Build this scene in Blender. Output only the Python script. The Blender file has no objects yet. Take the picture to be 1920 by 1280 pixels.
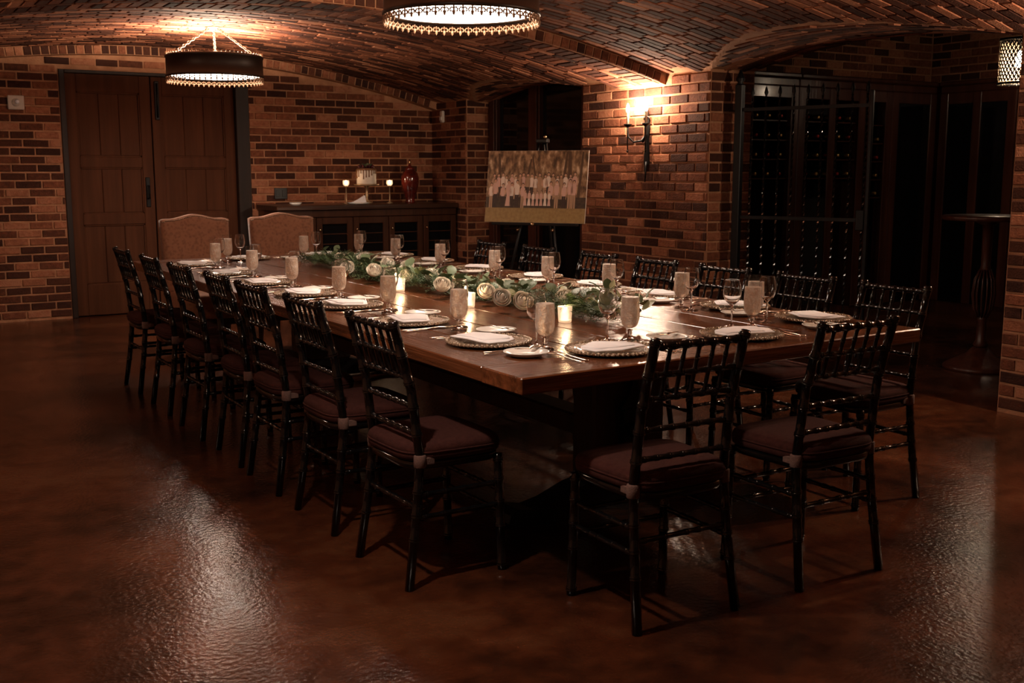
import bpy, math, random
from mathutils import Vector, Matrix
from math import sin, cos, pi, sqrt, atan2, radians as R

random.seed(7)
S = bpy.context.scene
COL = S.collection

# ------------------------------------------------------------------ camera, world, exposure
cam_d = bpy.data.cameras.new('camera')
cam_d.sensor_width = 36.0
cam_d.lens = 38.475
cam_d.clip_start = 0.05
cam_d.dof.use_dof = True
cam_d.dof.focus_distance = 4.6
cam_d.dof.aperture_fstop = 9.0
cam = bpy.data.objects.new('camera', cam_d)
cam.location = (0.0, 0.0, 1.35)
cam.rotation_euler = (pi / 2 - 0.15359, 0.0, -0.5488)
COL.objects.link(cam)
S.camera = cam
W = bpy.data.worlds.new('world')
S.world = W
W.use_nodes = True
W.node_tree.nodes['Background'].inputs[0].default_value = (0.004, 0.003, 0.0025, 1)
W.node_tree.nodes['Background'].inputs[1].default_value = 0.0
S.view_settings.view_transform = 'Standard'
S.view_settings.look = 'None'
S.view_settings.gamma = 1.0
S.view_settings.use_curve_mapping = False
S.view_settings.exposure = 0.0
WARM = (1.0, 0.76, 0.55)
DISC_STRENGTH = 31.0       # glowing diffusers of the drum lamps
UP_POWER = 165.0           # bulbs inside the drums that light the vault
SCONCE_POWER = 30.0        # each sconce bulb
LEFT_SCONCE_POWER = 11.0   # each bulb of the sconce on the left wall
AISLE_POWER = 82.0         # pierced pendant over the left aisle, above the frame
NEAR_SCONCE_POWER = 62.0   # each bulb of the sconce on the near pier, right of the frame
PENDANT_POWER = 12.0       # perforated cellar pendant

# ------------------------------------------------------------------ materials
def new_mat(name):
    m = bpy.data.materials.new(name)
    m.use_nodes = True
    nt = m.node_tree
    return m, nt, nt.nodes['Principled BSDF']

def node(nt, typ, **kw):
    n = nt.nodes.new(typ)
    for k, v in kw.items():
        setattr(n, k, v)
    return n

def simple(name, col, rough=0.5, metal=0.0, spec=0.5, coat=0.0, emit=None, es=0.0, trans=0.0, ior=1.45, sheen=0.0):
    m, nt, b = new_mat(name)
    b.inputs['Base Color'].default_value = (*col, 1)
    b.inputs['Roughness'].default_value = rough
    b.inputs['Metallic'].default_value = metal
    b.inputs['Specular IOR Level'].default_value = spec
    b.inputs['Coat Weight'].default_value = coat
    b.inputs['Coat Roughness'].default_value = 0.08
    b.inputs['Transmission Weight'].default_value = trans
    b.inputs['IOR'].default_value = ior
    b.inputs['Sheen Weight'].default_value = sheen
    if emit:
        b.inputs['Emission Color'].default_value = (*emit, 1)
        b.inputs['Emission Strength'].default_value = es
    return m

def ramp(nt, stops):
    r = node(nt, 'ShaderNodeValToRGB')
    e = r.color_ramp.elements
    while len(e) < len(stops):
        e.new(0.5)
    for el, (p, c) in zip(e, stops):
        el.position = p
        el.color = (*c, 1)
    return r

def noisy(name, stops, scale=(5, 5, 5), detail=4, rough=0.5, bump=0.0, bscale=40, coat=0.0, metal=0.0, rough_var=0.0, spec=0.5, bstretch=(1, 1, 1), coords='Object'):
    m, nt, b = new_mat(name)
    tc = node(nt, 'ShaderNodeTexCoord')
    mp = node(nt, 'ShaderNodeMapping')
    mp.inputs['Scale'].default_value = scale
    nz = node(nt, 'ShaderNodeTexNoise')
    nz.inputs['Scale'].default_value = 1.0
    nz.inputs['Detail'].default_value = detail
    rp = ramp(nt, stops)
    L = nt.links
    L.new(tc.outputs[coords], mp.inputs[0])
    L.new(mp.outputs[0], nz.inputs[0])
    L.new(nz.outputs[0], rp.inputs[0])
    L.new(rp.outputs[0], b.inputs['Base Color'])
    b.inputs['Roughness'].default_value = rough
    b.inputs['Coat Weight'].default_value = coat
    b.inputs['Coat Roughness'].default_value = 0.12
    b.inputs['Metallic'].default_value = metal
    b.inputs['Specular IOR Level'].default_value = spec
    if rough_var:
        mr = node(nt, 'ShaderNodeMapRange')
        mr.inputs[3].default_value = rough - rough_var
        mr.inputs[4].default_value = rough + rough_var
        L.new(nz.outputs[0], mr.inputs[0])
        L.new(mr.outputs[0], b.inputs['Roughness'])
    if bump:
        mp2 = node(nt, 'ShaderNodeMapping')
        mp2.inputs['Scale'].default_value = bstretch
        n2 = node(nt, 'ShaderNodeTexNoise')
        n2.inputs['Scale'].default_value = bscale
        n2.inputs['Detail'].default_value = 4
        bp = node(nt, 'ShaderNodeBump')
        bp.inputs['Strength'].default_value = bump
        bp.inputs['Distance'].default_value = 0.01
        L.new(tc.outputs[coords], mp2.inputs[0])
        L.new(mp2.outputs[0], n2.inputs[0])
        L.new(n2.outputs[0], bp.inputs['Height'])
        L.new(bp.outputs[0], b.inputs['Normal'])
    return m

BRICK_STOPS = [(0.0, (0.035, 0.014, 0.010)), (0.38, (0.075, 0.026, 0.015)), (0.62, (0.15, 0.050, 0.026)), (0.85, (0.25, 0.092, 0.048)), (1.0, (0.33, 0.140, 0.078))]

def brick_mat(name, use_attr):
    m, nt, b = new_mat(name)
    L = nt.links
    if use_attr:
        a = node(nt, 'ShaderNodeAttribute', attribute_name='rnd')
        rnd = a.outputs['Fac']
    else:
        oi = node(nt, 'ShaderNodeObjectInfo')
        rnd = oi.outputs['Random']
    geo = node(nt, 'ShaderNodeNewGeometry')
    nz = node(nt, 'ShaderNodeTexNoise')
    nz.inputs['Scale'].default_value = 34
    nz.inputs['Detail'].default_value = 5
    L.new(geo.outputs['Position'], nz.inputs[0])
    ad = node(nt, 'ShaderNodeMath', operation='MULTIPLY_ADD')
    ad.inputs[1].default_value = 0.55
    L.new(nz.outputs[0], ad.inputs[0])
    L.new(rnd, ad.inputs[2])
    sb = node(nt, 'ShaderNodeMath', operation='SUBTRACT')
    sb.inputs[1].default_value = 0.27
    L.new(ad.outputs[0], sb.inputs[0])
    rp = ramp(nt, BRICK_STOPS)
    L.new(sb.outputs[0], rp.inputs[0])
    L.new(rp.outputs[0], b.inputs['Base Color'])
    b.inputs['Roughness'].default_value = 0.9
    b.inputs['Specular IOR Level'].default_value = 0.12
    n2 = node(nt, 'ShaderNodeTexNoise')
    n2.inputs['Scale'].default_value = 90
    n2.inputs['Detail'].default_value = 4
    L.new(geo.outputs['Position'], n2.inputs[0])
    bp = node(nt, 'ShaderNodeBump')
    bp.inputs['Strength'].default_value = 0.6
    bp.inputs['Distance'].default_value = 0.008
    L.new(n2.outputs[0], bp.inputs['Height'])
    L.new(bp.outputs[0], b.inputs['Normal'])
    return m

def wood(name, dark, light, axis=1, rough=0.35, coat=0.0, freq=26.0, bump=0.25, spec=0.3):
    sc = [freq, freq, freq]
    sc[axis] = freq * 0.06
    return noisy(name, [(0.25, dark), (0.55, tuple((a + b) / 2 for a, b in zip(dark, light))), (0.8, light)], scale=tuple(sc), detail=6,
                 rough=rough, bump=bump, bscale=1.0, bstretch=tuple(x * 2.2 for x in sc), coat=coat, spec=spec)

M = {}
M['brick'] = brick_mat('brick_red_brown', False)
M['brick_mass'] = brick_mat('brick_red_brown_mass', True)
M['mortar'] = noisy('mortar_tan', [(0.3, (0.27, 0.122, 0.064)), (0.7, (0.41, 0.200, 0.110))], scale=(9, 9, 9), rough=0.9, bump=0.5, bscale=70, spec=0.12)
M['floor'] = None
M['table'] = wood('table_walnut_gloss', (0.050, 0.0145, 0.0050), (0.180, 0.056, 0.0200), axis=1, rough=0.24, coat=0.12, freq=34, bump=0.35)
M['table_end'] = wood('table_walnut_gloss_cross', (0.050, 0.0145, 0.0050), (0.180, 0.056, 0.0200), axis=0, rough=0.24, coat=0.12, freq=34, bump=0.35)
M['table_base'] = wood('table_base_walnut', (0.014, 0.007, 0.004), (0.05, 0.022, 0.012), axis=2, rough=0.4, freq=22)
M['door_wood'] = wood('door_brown_wood', (0.046, 0.015, 0.0062), (0.090, 0.031, 0.0130), axis=2, rough=0.7, spec=0.12, freq=18, bump=0.15)
M['door_frame'] = wood('door_frame_dark_wood', (0.010, 0.0045, 0.003), (0.020, 0.009, 0.005), axis=2, rough=0.55, freq=18)
M['red_wood'] = wood('mahogany', (0.035, 0.010, 0.006), (0.085, 0.028, 0.016), axis=2, rough=0.35, freq=18, coat=0.2)
M['sideboard'] = wood('sideboard_wood', (0.026, 0.0085, 0.0038), (0.068, 0.023, 0.010), spec=0.15, axis=2, rough=0.38, freq=18, coat=0.15)
M['sideboard_top'] = wood('sideboard_top_wood', (0.022, 0.008, 0.004), (0.062, 0.023, 0.011), axis=0, rough=0.3, freq=18, coat=0.3)
M['black_gloss'] = simple('black_lacquer', (0.003, 0.0028, 0.003), rough=0.10, spec=0.5, coat=0.0)
M['iron'] = simple('wrought_iron', (0.004, 0.0035, 0.0035), rough=0.42, metal=0.2, spec=0.3)
M['bronze'] = simple('dark_bronze', (0.022, 0.012, 0.008), rough=0.45, metal=0.5)
M['lit_bronze'] = simple('lit_trim_bronze', (0.20, 0.105, 0.055), rough=0.5, metal=0.3)  # lighter than dark_bronze: lamplight on the rim trim put into the colour
M['chain'] = simple('chain_bronze', (0.13, 0.075, 0.045), rough=0.5, metal=0.5)
M['cushion'] = noisy('cushion_plum_brown', [(0.3, (0.030, 0.0095, 0.0080)), (0.7, (0.046, 0.0150, 0.0118))], scale=(60, 60, 60), rough=0.95, bump=0.35, bscale=420, spec=0.1)
M['strap'] = noisy('strap_fabric', [(0.3, (0.085, 0.042, 0.033)), (0.7, (0.13, 0.068, 0.053))], scale=(60, 60, 60), rough=0.9, bump=0.3, bscale=300)
M['porcelain'] = simple('white_porcelain', (0.80, 0.76, 0.70), rough=0.22, spec=0.5)
M['napkin'] = noisy('napkin_linen', [(0.3, (0.78, 0.75, 0.76)), (0.7, (0.85, 0.83, 0.84))], scale=(14, 14, 14), rough=0.9, bump=0.15, bscale=500)
M['silver'] = simple('flatware_silver', (0.78, 0.68, 0.58), rough=0.16, metal=1.0)
M['butter_blade'] = simple('butter_knife_steel', (0.55, 0.47, 0.40), rough=0.2, metal=1.0)
M['glass'] = simple('clear_glass', (1, 1, 1), rough=0.0, trans=1.0, ior=1.45)
M['ice_water'] = noisy('ice_water', [(0.35, (0.82, 0.60, 0.45)), (0.65, (1.0, 0.90, 0.80))], scale=(90, 90, 55), rough=0.3, bump=0.6, bscale=130)
M['ice_water'].node_tree.nodes['Principled BSDF'].inputs['Transmission Weight'].default_value = 0.62
M['ice_water'].node_tree.nodes['Principled BSDF'].inputs['IOR'].default_value = 1.2
M['charger'] = None
def thin_glass(name):
    m = bpy.data.materials.new(name)
    m.use_nodes = True
    nt = m.node_tree
    nt.nodes.remove(nt.nodes['Principled BSDF'])
    lw = node(nt, 'ShaderNodeLayerWeight'); lw.inputs['Blend'].default_value = 0.5
    pw_ = node(nt, 'ShaderNodeMath', operation='POWER'); pw_.inputs[1].default_value = 3.5
    fr = node(nt, 'ShaderNodeMath', operation='MULTIPLY_ADD'); fr.inputs[1].default_value = 0.6; fr.inputs[2].default_value = 0.04
    nt.links.new(lw.outputs['Facing'], pw_.inputs[0]); nt.links.new(pw_.outputs[0], fr.inputs[0])
    tr = node(nt, 'ShaderNodeBsdfTransparent'); tr.inputs[0].default_value = (.97, .97, .97, 1)
    gl = node(nt, 'ShaderNodeBsdfGlossy'); gl.inputs['Roughness'].default_value = 0.02
    mx = node(nt, 'ShaderNodeMixShader')
    nt.links.new(fr.outputs[0], mx.inputs[0]); nt.links.new(tr.outputs[0], mx.inputs[1]); nt.links.new(gl.outputs[0], mx.inputs[2])
    nt.links.new(mx.outputs[0], nt.nodes['Material Output'].inputs[0])
    return m
M['thin_glass'] = thin_glass('thin_walled_glass')
M['rose'] = noisy('rose_petal_cream', [(0.3, (0.84, 0.78, 0.68)), (0.7, (0.90, 0.86, 0.77))], scale=(30, 30, 30), rough=0.6, spec=0.3)
M['leaf'] = noisy('eucalyptus_leaf', [(0.25, (0.075, 0.115, 0.055)), (0.75, (0.17, 0.21, 0.115))], scale=(4, 4, 4), rough=0.5)
M['pale_leaf'] = noisy('pale_leaf', [(0.25, (0.26, 0.27, 0.14)), (0.75, (0.44, 0.42, 0.24))], scale=(4, 4, 4), rough=0.5)
M['fern'] = noisy('fern_green', [(0.25, (0.022, 0.050, 0.016)), (0.75, (0.07, 0.12, 0.04))], scale=(8, 8, 8), rough=0.6)
M['stem'] = simple('stem_green', (0.10, 0.10, 0.045), rough=0.6)
M['wax'] = simple('lit_wax', (0.9, 0.8, 0.65), rough=0.5, emit=(1.0, 0.76, 0.54), es=3.4)
M['votive_glass'] = simple('frosted_votive_glass', (0.95, 0.86, 0.76), rough=0.25, trans=0.7, ior=1.2, emit=(1.0, 0.66, 0.40), es=0.22)
M['flame'] = simple('candle_flame', (1, 0.8, 0.5), emit=(1.0, 0.78, 0.50), es=30.0)
M['bulb'] = simple('lit_bulb', (1, 0.9, 0.8), emit=(1.0, 0.80, 0.60), es=60.0)
M['candle_sleeve'] = simple('ivory_candle_sleeve', (0.55, 0.42, 0.30), rough=0.6)
M['diffuser'] = simple('glowing_diffuser', (0.9, 0.9, 0.9), emit=(1.0, 0.80, 0.64), es=DISC_STRENGTH)
M['plastic'] = simple('pale_plastic', (0.52, 0.44, 0.38), rough=0.5)
M['lens'] = simple('clear_lens', (0.8, 0.8, 0.85), rough=0.1, spec=0.8)
M['black_plastic'] = simple('black_plastic', (0.012, 0.011, 0.011), rough=0.4)
M['dark_glass'] = simple('dark_glass', (0.004, 0.004, 0.0045), rough=0.08, spec=0.4)
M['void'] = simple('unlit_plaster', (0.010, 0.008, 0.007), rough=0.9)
M['cake'] = noisy('cake_icing', [(0.3, (0.66, 0.56, 0.46)), (0.7, (0.76, 0.67, 0.57))], scale=(20, 20, 20), rough=0.6)
M['drip'] = simple('caramel_drip', (0.22, 0.10, 0.045), rough=0.25)
M['berry'] = simple('dark_berry', (0.07, 0.012, 0.016), rough=0.3)
M['stand'] = simple('gold_cake_stand', (0.46, 0.31, 0.18), rough=0.35, metal=0.7)
M['red_glaze'] = noisy('oxblood_glaze', [(0.3, (0.035, 0.006, 0.005)), (0.7, (0.16, 0.020, 0.012))], scale=(9, 9, 9), rough=0.12, coat=0.6)
M['bottle'] = simple('dark_bottle_glass', (0.010, 0.014, 0.008), rough=0.12, spec=0.6)
M['foil_gold'] = simple('gold_foil', (0.55, 0.34, 0.12), rough=0.35, metal=0.7)
M['foil_red'] = simple('red_foil', (0.35, 0.03, 0.02), rough=0.35, metal=0.4)
M['paper'] = simple('pale_label_paper', (0.7, 0.64, 0.58), rough=0.8)
M['easel'] = simple('black_easel', (0.010, 0.009, 0.009), rough=0.35, metal=0.3)
M['brass'] = simple('brass_knob', (0.62, 0.44, 0.26), rough=0.25, metal=1.0)
M['board'] = simple('white_board_edge', (0.6, 0.52, 0.45), rough=0.7)
M['lining'] = simple('brass_shade_lining', (0.55, 0.42, 0.27), rough=0.6)
M['nail'] = simple('antique_nail', (0.2, 0.13, 0.08), rough=0.35, metal=0.9)

# floor: stained, sealed concrete
def floor_mat():
    m, nt, b = new_mat('stained_concrete')
    L = nt.links
    geo = node(nt, 'ShaderNodeNewGeometry')
    n1 = node(nt, 'ShaderNodeTexNoise'); n1.inputs['Scale'].default_value = 1.1; n1.inputs['Detail'].default_value = 8; n1.inputs['Roughness'].default_value = 0.62
    n2 = node(nt, 'ShaderNodeTexNoise'); n2.inputs['Scale'].default_value = 11; n2.inputs['Detail'].default_value = 6
    n3 = node(nt, 'ShaderNodeTexNoise'); n3.inputs['Scale'].default_value = 55; n3.inputs['Detail'].default_value = 3
    for n in (n1, n2, n3):
        L.new(geo.outputs['Position'], n.inputs[0])
    mx = node(nt, 'ShaderNodeMath', operation='MULTIPLY_ADD'); mx.inputs[1].default_value = 0.28
    L.new(n2.outputs[0], mx.inputs[0]); L.new(n1.outputs[0], mx.inputs[2])
    rp = ramp(nt, [(0.50, (0.016, 0.0054, 0.0025)), (0.60, (0.040, 0.0118, 0.0050)), (0.68, (0.066, 0.0180, 0.0072)), (0.78, (0.092, 0.031, 0.0130))])
    L.new(mx.outputs[0], rp.inputs[0]); L.new(rp.outputs[0], b.inputs['Base Color'])
    mr = node(nt, 'ShaderNodeMapRange'); mr.inputs[3].default_value = 0.15; mr.inputs[4].default_value = 0.26
    L.new(n2.outputs[0], mr.inputs[0]); L.new(mr.outputs[0], b.inputs['Roughness'])
    bp = node(nt, 'ShaderNodeBump'); bp.inputs['Strength'].default_value = 0.20; bp.inputs['Distance'].default_value = 0.01
    L.new(n3.outputs[0], bp.inputs['Height']); L.new(bp.outputs[0], b.inputs['Normal'])
    b.inputs['Specular IOR Level'].default_value = 0.5
    return m
M['floor'] = floor_mat()

def charger_mat():
    m, nt, b = new_mat('beaded_amber_glass')
    L = nt.links
    tc = node(nt, 'ShaderNodeTexCoord')
    v = node(nt, 'ShaderNodeTexVoronoi'); v.inputs['Scale'].default_value = 150
    L.new(tc.outputs['Object'], v.inputs[0])
    bp = node(nt, 'ShaderNodeBump'); bp.inputs['Strength'].default_value = 0.9; bp.inputs['Distance'].default_value = 0.004
    bp.invert = True
    L.new(v.outputs['Distance'], bp.inputs['Height']); L.new(bp.outputs[0], b.inputs['Normal'])
    rp = ramp(nt, [(0.0, (0.42, 0.30, 0.20)), (1.0, (0.16, 0.10, 0.06))])
    L.new(v.outputs['Distance'], rp.inputs[0]); L.new(rp.outputs[0], b.inputs['Base Color'])
    b.inputs['Roughness'].default_value = 0.18
    b.inputs['Metallic'].default_value = 0.25
    b.inputs['Coat Weight'].default_value = 0.4
    return m
M['charger'] = charger_mat()

def damask_mat():
    m, nt, b = new_mat('damask_upholstery')
    L = nt.links
    tc = node(nt, 'ShaderNodeTexCoord')
    v = node(nt, 'ShaderNodeTexVoronoi', feature='SMOOTH_F1'); v.inputs['Scale'].default_value = 48
    n = node(nt, 'ShaderNodeTexNoise'); n.inputs['Scale'].default_value = 60; n.inputs['Detail'].default_value = 3
    L.new(tc.outputs['Object'], v.inputs[0]); L.new(tc.outputs['Object'], n.inputs[0])
    ad = node(nt, 'ShaderNodeMath', operation='ADD'); L.new(v.outputs['Distance'], ad.inputs[0]); L.new(n.outputs[0], ad.inputs[1])
    rp = ramp(nt, [(0.50, (0.165, 0.060, 0.028)), (1.0, (0.26, 0.108, 0.055))])
    L.new(ad.outputs[0], rp.inputs[0]); L.new(rp.outputs[0], b.inputs['Base Color'])
    b.inputs['Roughness'].default_value = 0.85
    b.inputs['Sheen Weight'].default_value = 0.2
    return m
M['damask'] = damask_mat()

# ------------------------------------------------------------------ mesh helpers
class MB:
    """collects vertices and faces of one mesh"""
    def __init__(s):
        s.v, s.f, s.sm = [], [], []
    def add(s, vs, fs, smooth=False):
        o = len(s.v)
        s.v += [tuple(p) for p in vs]
        s.f += [tuple(i + o for i in f) for f in fs]
        s.sm += [smooth] * len(fs)
        return s
    def box(s, x0, x1, y0, y1, z0, z1, bev=0.0, mtx=None):
        b = min(bev, abs(x1 - x0) * .45, abs(y1 - y0) * .45, abs(z1 - z0) * .45)
        if b <= 0:
            vs = [(x, y, z) for z in (z0, z1) for y in (y0, y1) for x in (x0, x1)]
            fs = [(0, 2, 3, 1), (4, 5, 7, 6), (0, 1, 5, 4), (2, 6, 7, 3), (0, 4, 6, 2), (1, 3, 7, 5)]
        else:
            vs, fs = [], []
            idx = {}
            X, Y, Z = (x0, x1), (y0, y1), (z0, z1)
            for i in (0, 1):
                for j in (0, 1):
                    for k in (0, 1):
                        sx, sy, sz = (b if i == 0 else -b), (b if j == 0 else -b), (b if k == 0 else -b)
                        for a, d in (('x', (0, sy, sz)), ('y', (sx, 0, sz)), ('z', (sx, sy, 0))):
                            idx[i, j, k, a] = len(vs)
                            vs.append((X[i] + d[0], Y[j] + d[1], Z[k] + d[2]))
            for i in (0, 1):
                q = [idx[i, 0, 0, 'x'], idx[i, 1, 0, 'x'], idx[i, 1, 1, 'x'], idx[i, 0, 1, 'x']]
                fs.append(q if i else q[::-1])
                q = [idx[0, i, 0, 'y'], idx[1, i, 0, 'y'], idx[1, i, 1, 'y'], idx[0, i, 1, 'y']]
                fs.append(q[::-1] if i else q)
                q = [idx[0, 0, i, 'z'], idx[1, 0, i, 'z'], idx[1, 1, i, 'z'], idx[0, 1, i, 'z']]
                fs.append(q if i else q[::-1])
            for i in (0, 1):
                for j in (0, 1):
                    q = [idx[i, j, 0, 'x'], idx[i, j, 1, 'x'], idx[i, j, 1, 'y'], idx[i, j, 0, 'y']]
                    fs.append(q if (i == j) else q[::-1])
                    q = [idx[i, 0, j, 'x'], idx[i, 1, j, 'x'], idx[i, 1, j, 'z'], idx[i, 0, j, 'z']]
                    fs.append(q[::-1] if (i == j) else q)
                    q = [idx[0, i, j, 'y'], idx[1, i, j, 'y'], idx[1, i, j, 'z'], idx[0, i, j, 'z']]
                    fs.append(q if (i == j) else q[::-1])
            for i in (0, 1):
                for j in (0, 1):
                    for k in (0, 1):
                        q = [idx[i, j, k, 'x'], idx[i, j, k, 'y'], idx[i, j, k, 'z']]
                        fs.append(q if (i + j + k) % 2 else q[::-1])
        if mtx is not None:
            vs = [mtx @ Vector(p) for p in vs]
        return s.add(vs, fs)
    def lathe(s, prof, n=24, cx=0, cy=0, cz=0, smooth=True, mtx=None, caps=True):
        vs, fs = [], []
        for r, z in prof:
            for k in range(n):
                a = 2 * pi * k / n
                vs.append((cx + r * cos(a), cy + r * sin(a), cz + z))
        for i in range(len(prof) - 1):
            for k in range(n):
                a, b = i * n + k, i * n + (k + 1) % n
                fs.append((a, b, b + n, a + n))
        if caps:
            if prof[0][0] > 1e-5:
                fs.append(tuple(range(n - 1, -1, -1)))
            if prof[-1][0] > 1e-5:
                o = (len(prof) - 1) * n
                fs.append(tuple(range(o, o + n)))
        if mtx is not None:
            vs = [mtx @ Vector(p) for p in vs]
        return s.add(vs, fs, smooth)
    def tube(s, pts, rad, n=8, smooth=True, caps=True, twist=0.0, flat=1.0):
        P = [Vector(p) for p in pts]
        if not hasattr(rad, '__len__'):
            rad = [rad] * len(P)
        vs, fs = [], []
        t0 = (P[1] - P[0]).normalized()
        up = Vector((0, 0, 1)) if abs(t0.z) < .9 else Vector((0, 1, 0))
        u = t0.cross(up).normalized()
        for i, p in enumerate(P):
            t = (P[min(i + 1, len(P) - 1)] - P[max(i - 1, 0)]).normalized()
            u = (u - t * u.dot(t)).normalized()
            w = t.cross(u)
            for k in range(n):
                a = 2 * pi * k / n + twist * i
                vs.append(p + (u * cos(a) + w * sin(a) * flat) * rad[i])
        for i in range(len(P) - 1):
            for k in range(n):
                a, b = i * n + k, i * n + (k + 1) % n
                fs.append((a, b, b + n, a + n))
        if caps:
            fs.append(tuple(range(n - 1, -1, -1)))
            o = (len(P) - 1) * n
            fs.append(tuple(range(o, o + n)))
        return s.add(vs, fs, smooth)
    def prism(s, poly, z0, z1, mtx=None, smooth=False):
        n = len(poly)
        vs = [(x, y, z0) for x, y in poly] + [(x, y, z1) for x, y in poly]
        fs = [tuple(range(n - 1, -1, -1)), tuple(range(n, 2 * n))]
        fs += [(k, (k + 1) % n, n + (k + 1) % n, n + k) for k in range(n)]
        if mtx is not None:
            vs = [mtx @ Vector(p) for p in vs]
        return s.add(vs, fs, smooth)
    def mesh(s, name, mat):
        me = bpy.data.meshes.new(name)
        me.from_pydata(s.v, [], s.f)
        if any(s.sm):
            me.polygons.foreach_set('use_smooth', s.sm)
        if mat is not None:
            me.materials.append(mat)
        me.update()
        return me
    def obj(s, name, mat, parent=None, loc=None):
        return link(name, s.mesh(name, mat), parent, loc)

def link(name, me, parent=None, loc=None):
    o = bpy.data.objects.new(name, me)
    COL.objects.link(o)
    if parent is not None:
        o.parent = parent
    if loc is not None:
        o.location = loc
    return o

def tag(o, label=None, cat=None, group=None, kind=None):
    if label: o['label'] = label
    if cat: o['category'] = cat
    if group: o['group'] = group
    if kind: o['kind'] = kind
    return o

def empty(name, loc=(0, 0, 0), rz=0.0):
    o = link(name, None, None, loc)
    o.rotation_euler = (0, 0, rz)
    o.empty_display_size = 0.05
    return o

class Proto:
    """a thing kept as a recipe (name, mesh, local matrix, children) so that copies are quick"""
    def __init__(s):
        s.parts = []
    def part(s, name, me, mtx=None, label=None, kind=None):
        s.parts.append([name, me, mtx or Matrix.Identity(4), [], label, kind])
        return s.parts[-1]
    def sub(s, part, name, me, mtx=None):
        part[3].append((name, me, mtx or Matrix.Identity(4)))
    def place(s, name, loc, rz, label, cat, group=None, scale=None):
        e = empty(name, loc, rz)
        if scale:
            e.scale = scale
        tag(e, label, cat, group)
        for n, me, mx, subs, lab, kd in s.parts:
            o = link(n, me, e)
            o.matrix_basis = mx
            if lab: o['label'] = lab
            if kd: o['kind'] = kd
            for n2, me2, mx2 in subs:
                p = link(n2, me2, o)
                p.matrix_basis = mx2
        return e

T = Matrix.Translation
def RZ(a): return Matrix.Rotation(a, 4, 'Z')
def RX(a): return Matrix.Rotation(a, 4, 'X')
def RY(a): return Matrix.Rotation(a, 4, 'Y')

# ------------------------------------------------------------------ room geometry
XL, XW, PX, YB, YF = -0.35, 5.58, 5.55, 10.79, -2.6
XC, HALF, CROWN, SPRING = 2.62, 2.96, 2.50, 2.09
RV = (HALF ** 2 + (CROWN - SPRING) ** 2) / (2 * (CROWN - SPRING))
def zmain(x):
    d = min(abs(x - XC), HALF + 0.6)
    return CROWN - (RV - sqrt(RV * RV - d * d))
SIDES = [(5.04, 1.27, 2.09, 0.135), (8.95, 1.07, 2.06, 0.12)]        # side vaults: centre y, half span, spring, rise
def zside(k, y):
    yc, h, s, rise = SIDES[k]
    r = (h * h + rise * rise) / (2 * rise)
    d = abs(y - yc)
    if d > h:
        return 0.0
    return s + rise - (r - sqrt(r * r - d * d))
RIB_Y0, RIB_Y1, RIB_D = 6.79, 7.37, 0.082
BRIB_Y0, BRIB_D = 10.67, 0.082
def zceil(x, y):
    z = zmain(x)
    if x > 3.0:
        z = max(z, zside(0, y), zside(1, y))
    return z

# pinhole projection used only to rank which bricks show largest
_f, _yaw, _pit = 2052.0, 0.5488, 0.15359
_fw = Vector((sin(_yaw) * cos(_pit), cos(_yaw) * cos(_pit), -sin(_pit)))
_rt = Vector((cos(_yaw), -sin(_yaw), 0))
_up = _rt.cross(_fw)
def proj(p):
    q = Vector(p) - Vector((0, 0, 1.35))
    d = q.dot(_fw)
    if d < 0.1:
        return None
    return 960 + _f * q.dot(_rt) / d, 640 - _f * q.dot(_up) / d, d

def unit_brick():
    vs = [(x, y, 0) for y in (-.5, .5) for x in (-.5, .5)] + [(x, y, .62) for y in (-.5, .5) for x in (-.5, .5)]
    vs += [(x, y, 1) for y in (-.44, .44) for x in (-.478, .478)]
    fs = []
    for o in (0, 4):
        for a, b in ((0, 1), (1, 3), (3, 2), (2, 0)):
            fs.append((o + a, o + b, o + 4 + b, o + 4 + a))
    fs.append((8, 9, 11, 10))
    return vs, fs
BV, BF = unit_brick()
_b = MB(); _b.add(BV, BF)
BRICK_ME = _b.mesh('brick', M['brick'])
COURSE, BLEN = 0.0737, 0.213

class Bricks:
    def __init__(s, parent, limit=300):
        s.parent, s.limit, s.items = parent, limit, []
    def add(s, c, u, v, n, ln, h, depth=0.011, hidden=False):
        c, u, v, n = Vector(c), Vector(u), Vector(v), Vector(n)
        pr = proj(c)
        if pr is None:
            return
        x, y, d = pr
        if x < -420 or x > 2340 or y < -330 or y > 1500:
            return
        inside = -15 < x < 1935 and -12 < y < 1292
        fac = abs((c - Vector((0, 0, 1.35))).normalized().dot(n))
        score = (ln * h * fac / (d * d)) if inside and not hidden else 0.0
        jit = random.gauss(0, 0.0016)
        m = Matrix((u * ln, v * h, n * max(0.004, depth + jit))).transposed().to_4x4()
        m.translation = c - n * 0.002
        s.items.append((score, m @ RZ(random.gauss(0, 0.004))))
    def done(s):
        s.items.sort(key=lambda t: -t[0])
        front = [t for t in s.items[:s.limit] if t[0] > 0]
        rest = s.items[len(front):]
        for sc, m in front:
            o = link('brick', BRICK_ME, s.parent)
            o.matrix_basis = m
        if rest:
            vs, fs, rnd = [], [], []
            for sc, m in rest:
                o = len(vs)
                vs += [m @ Vector(p) for p in BV]
                fs += [tuple(i + o for i in f) for f in BF]
                rnd += [random.random()] * len(BV)
            me = bpy.data.meshes.new('brick_field')
            me.from_pydata(vs, [], fs)
            me.materials.append(M['brick_mass'])
            at = me.attributes.new('rnd', 'FLOAT', 'POINT')
            at.data.foreach_set('value', rnd)
            me.update()
            tag(link('brick_field', me, s.parent), kind='stuff')

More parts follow.
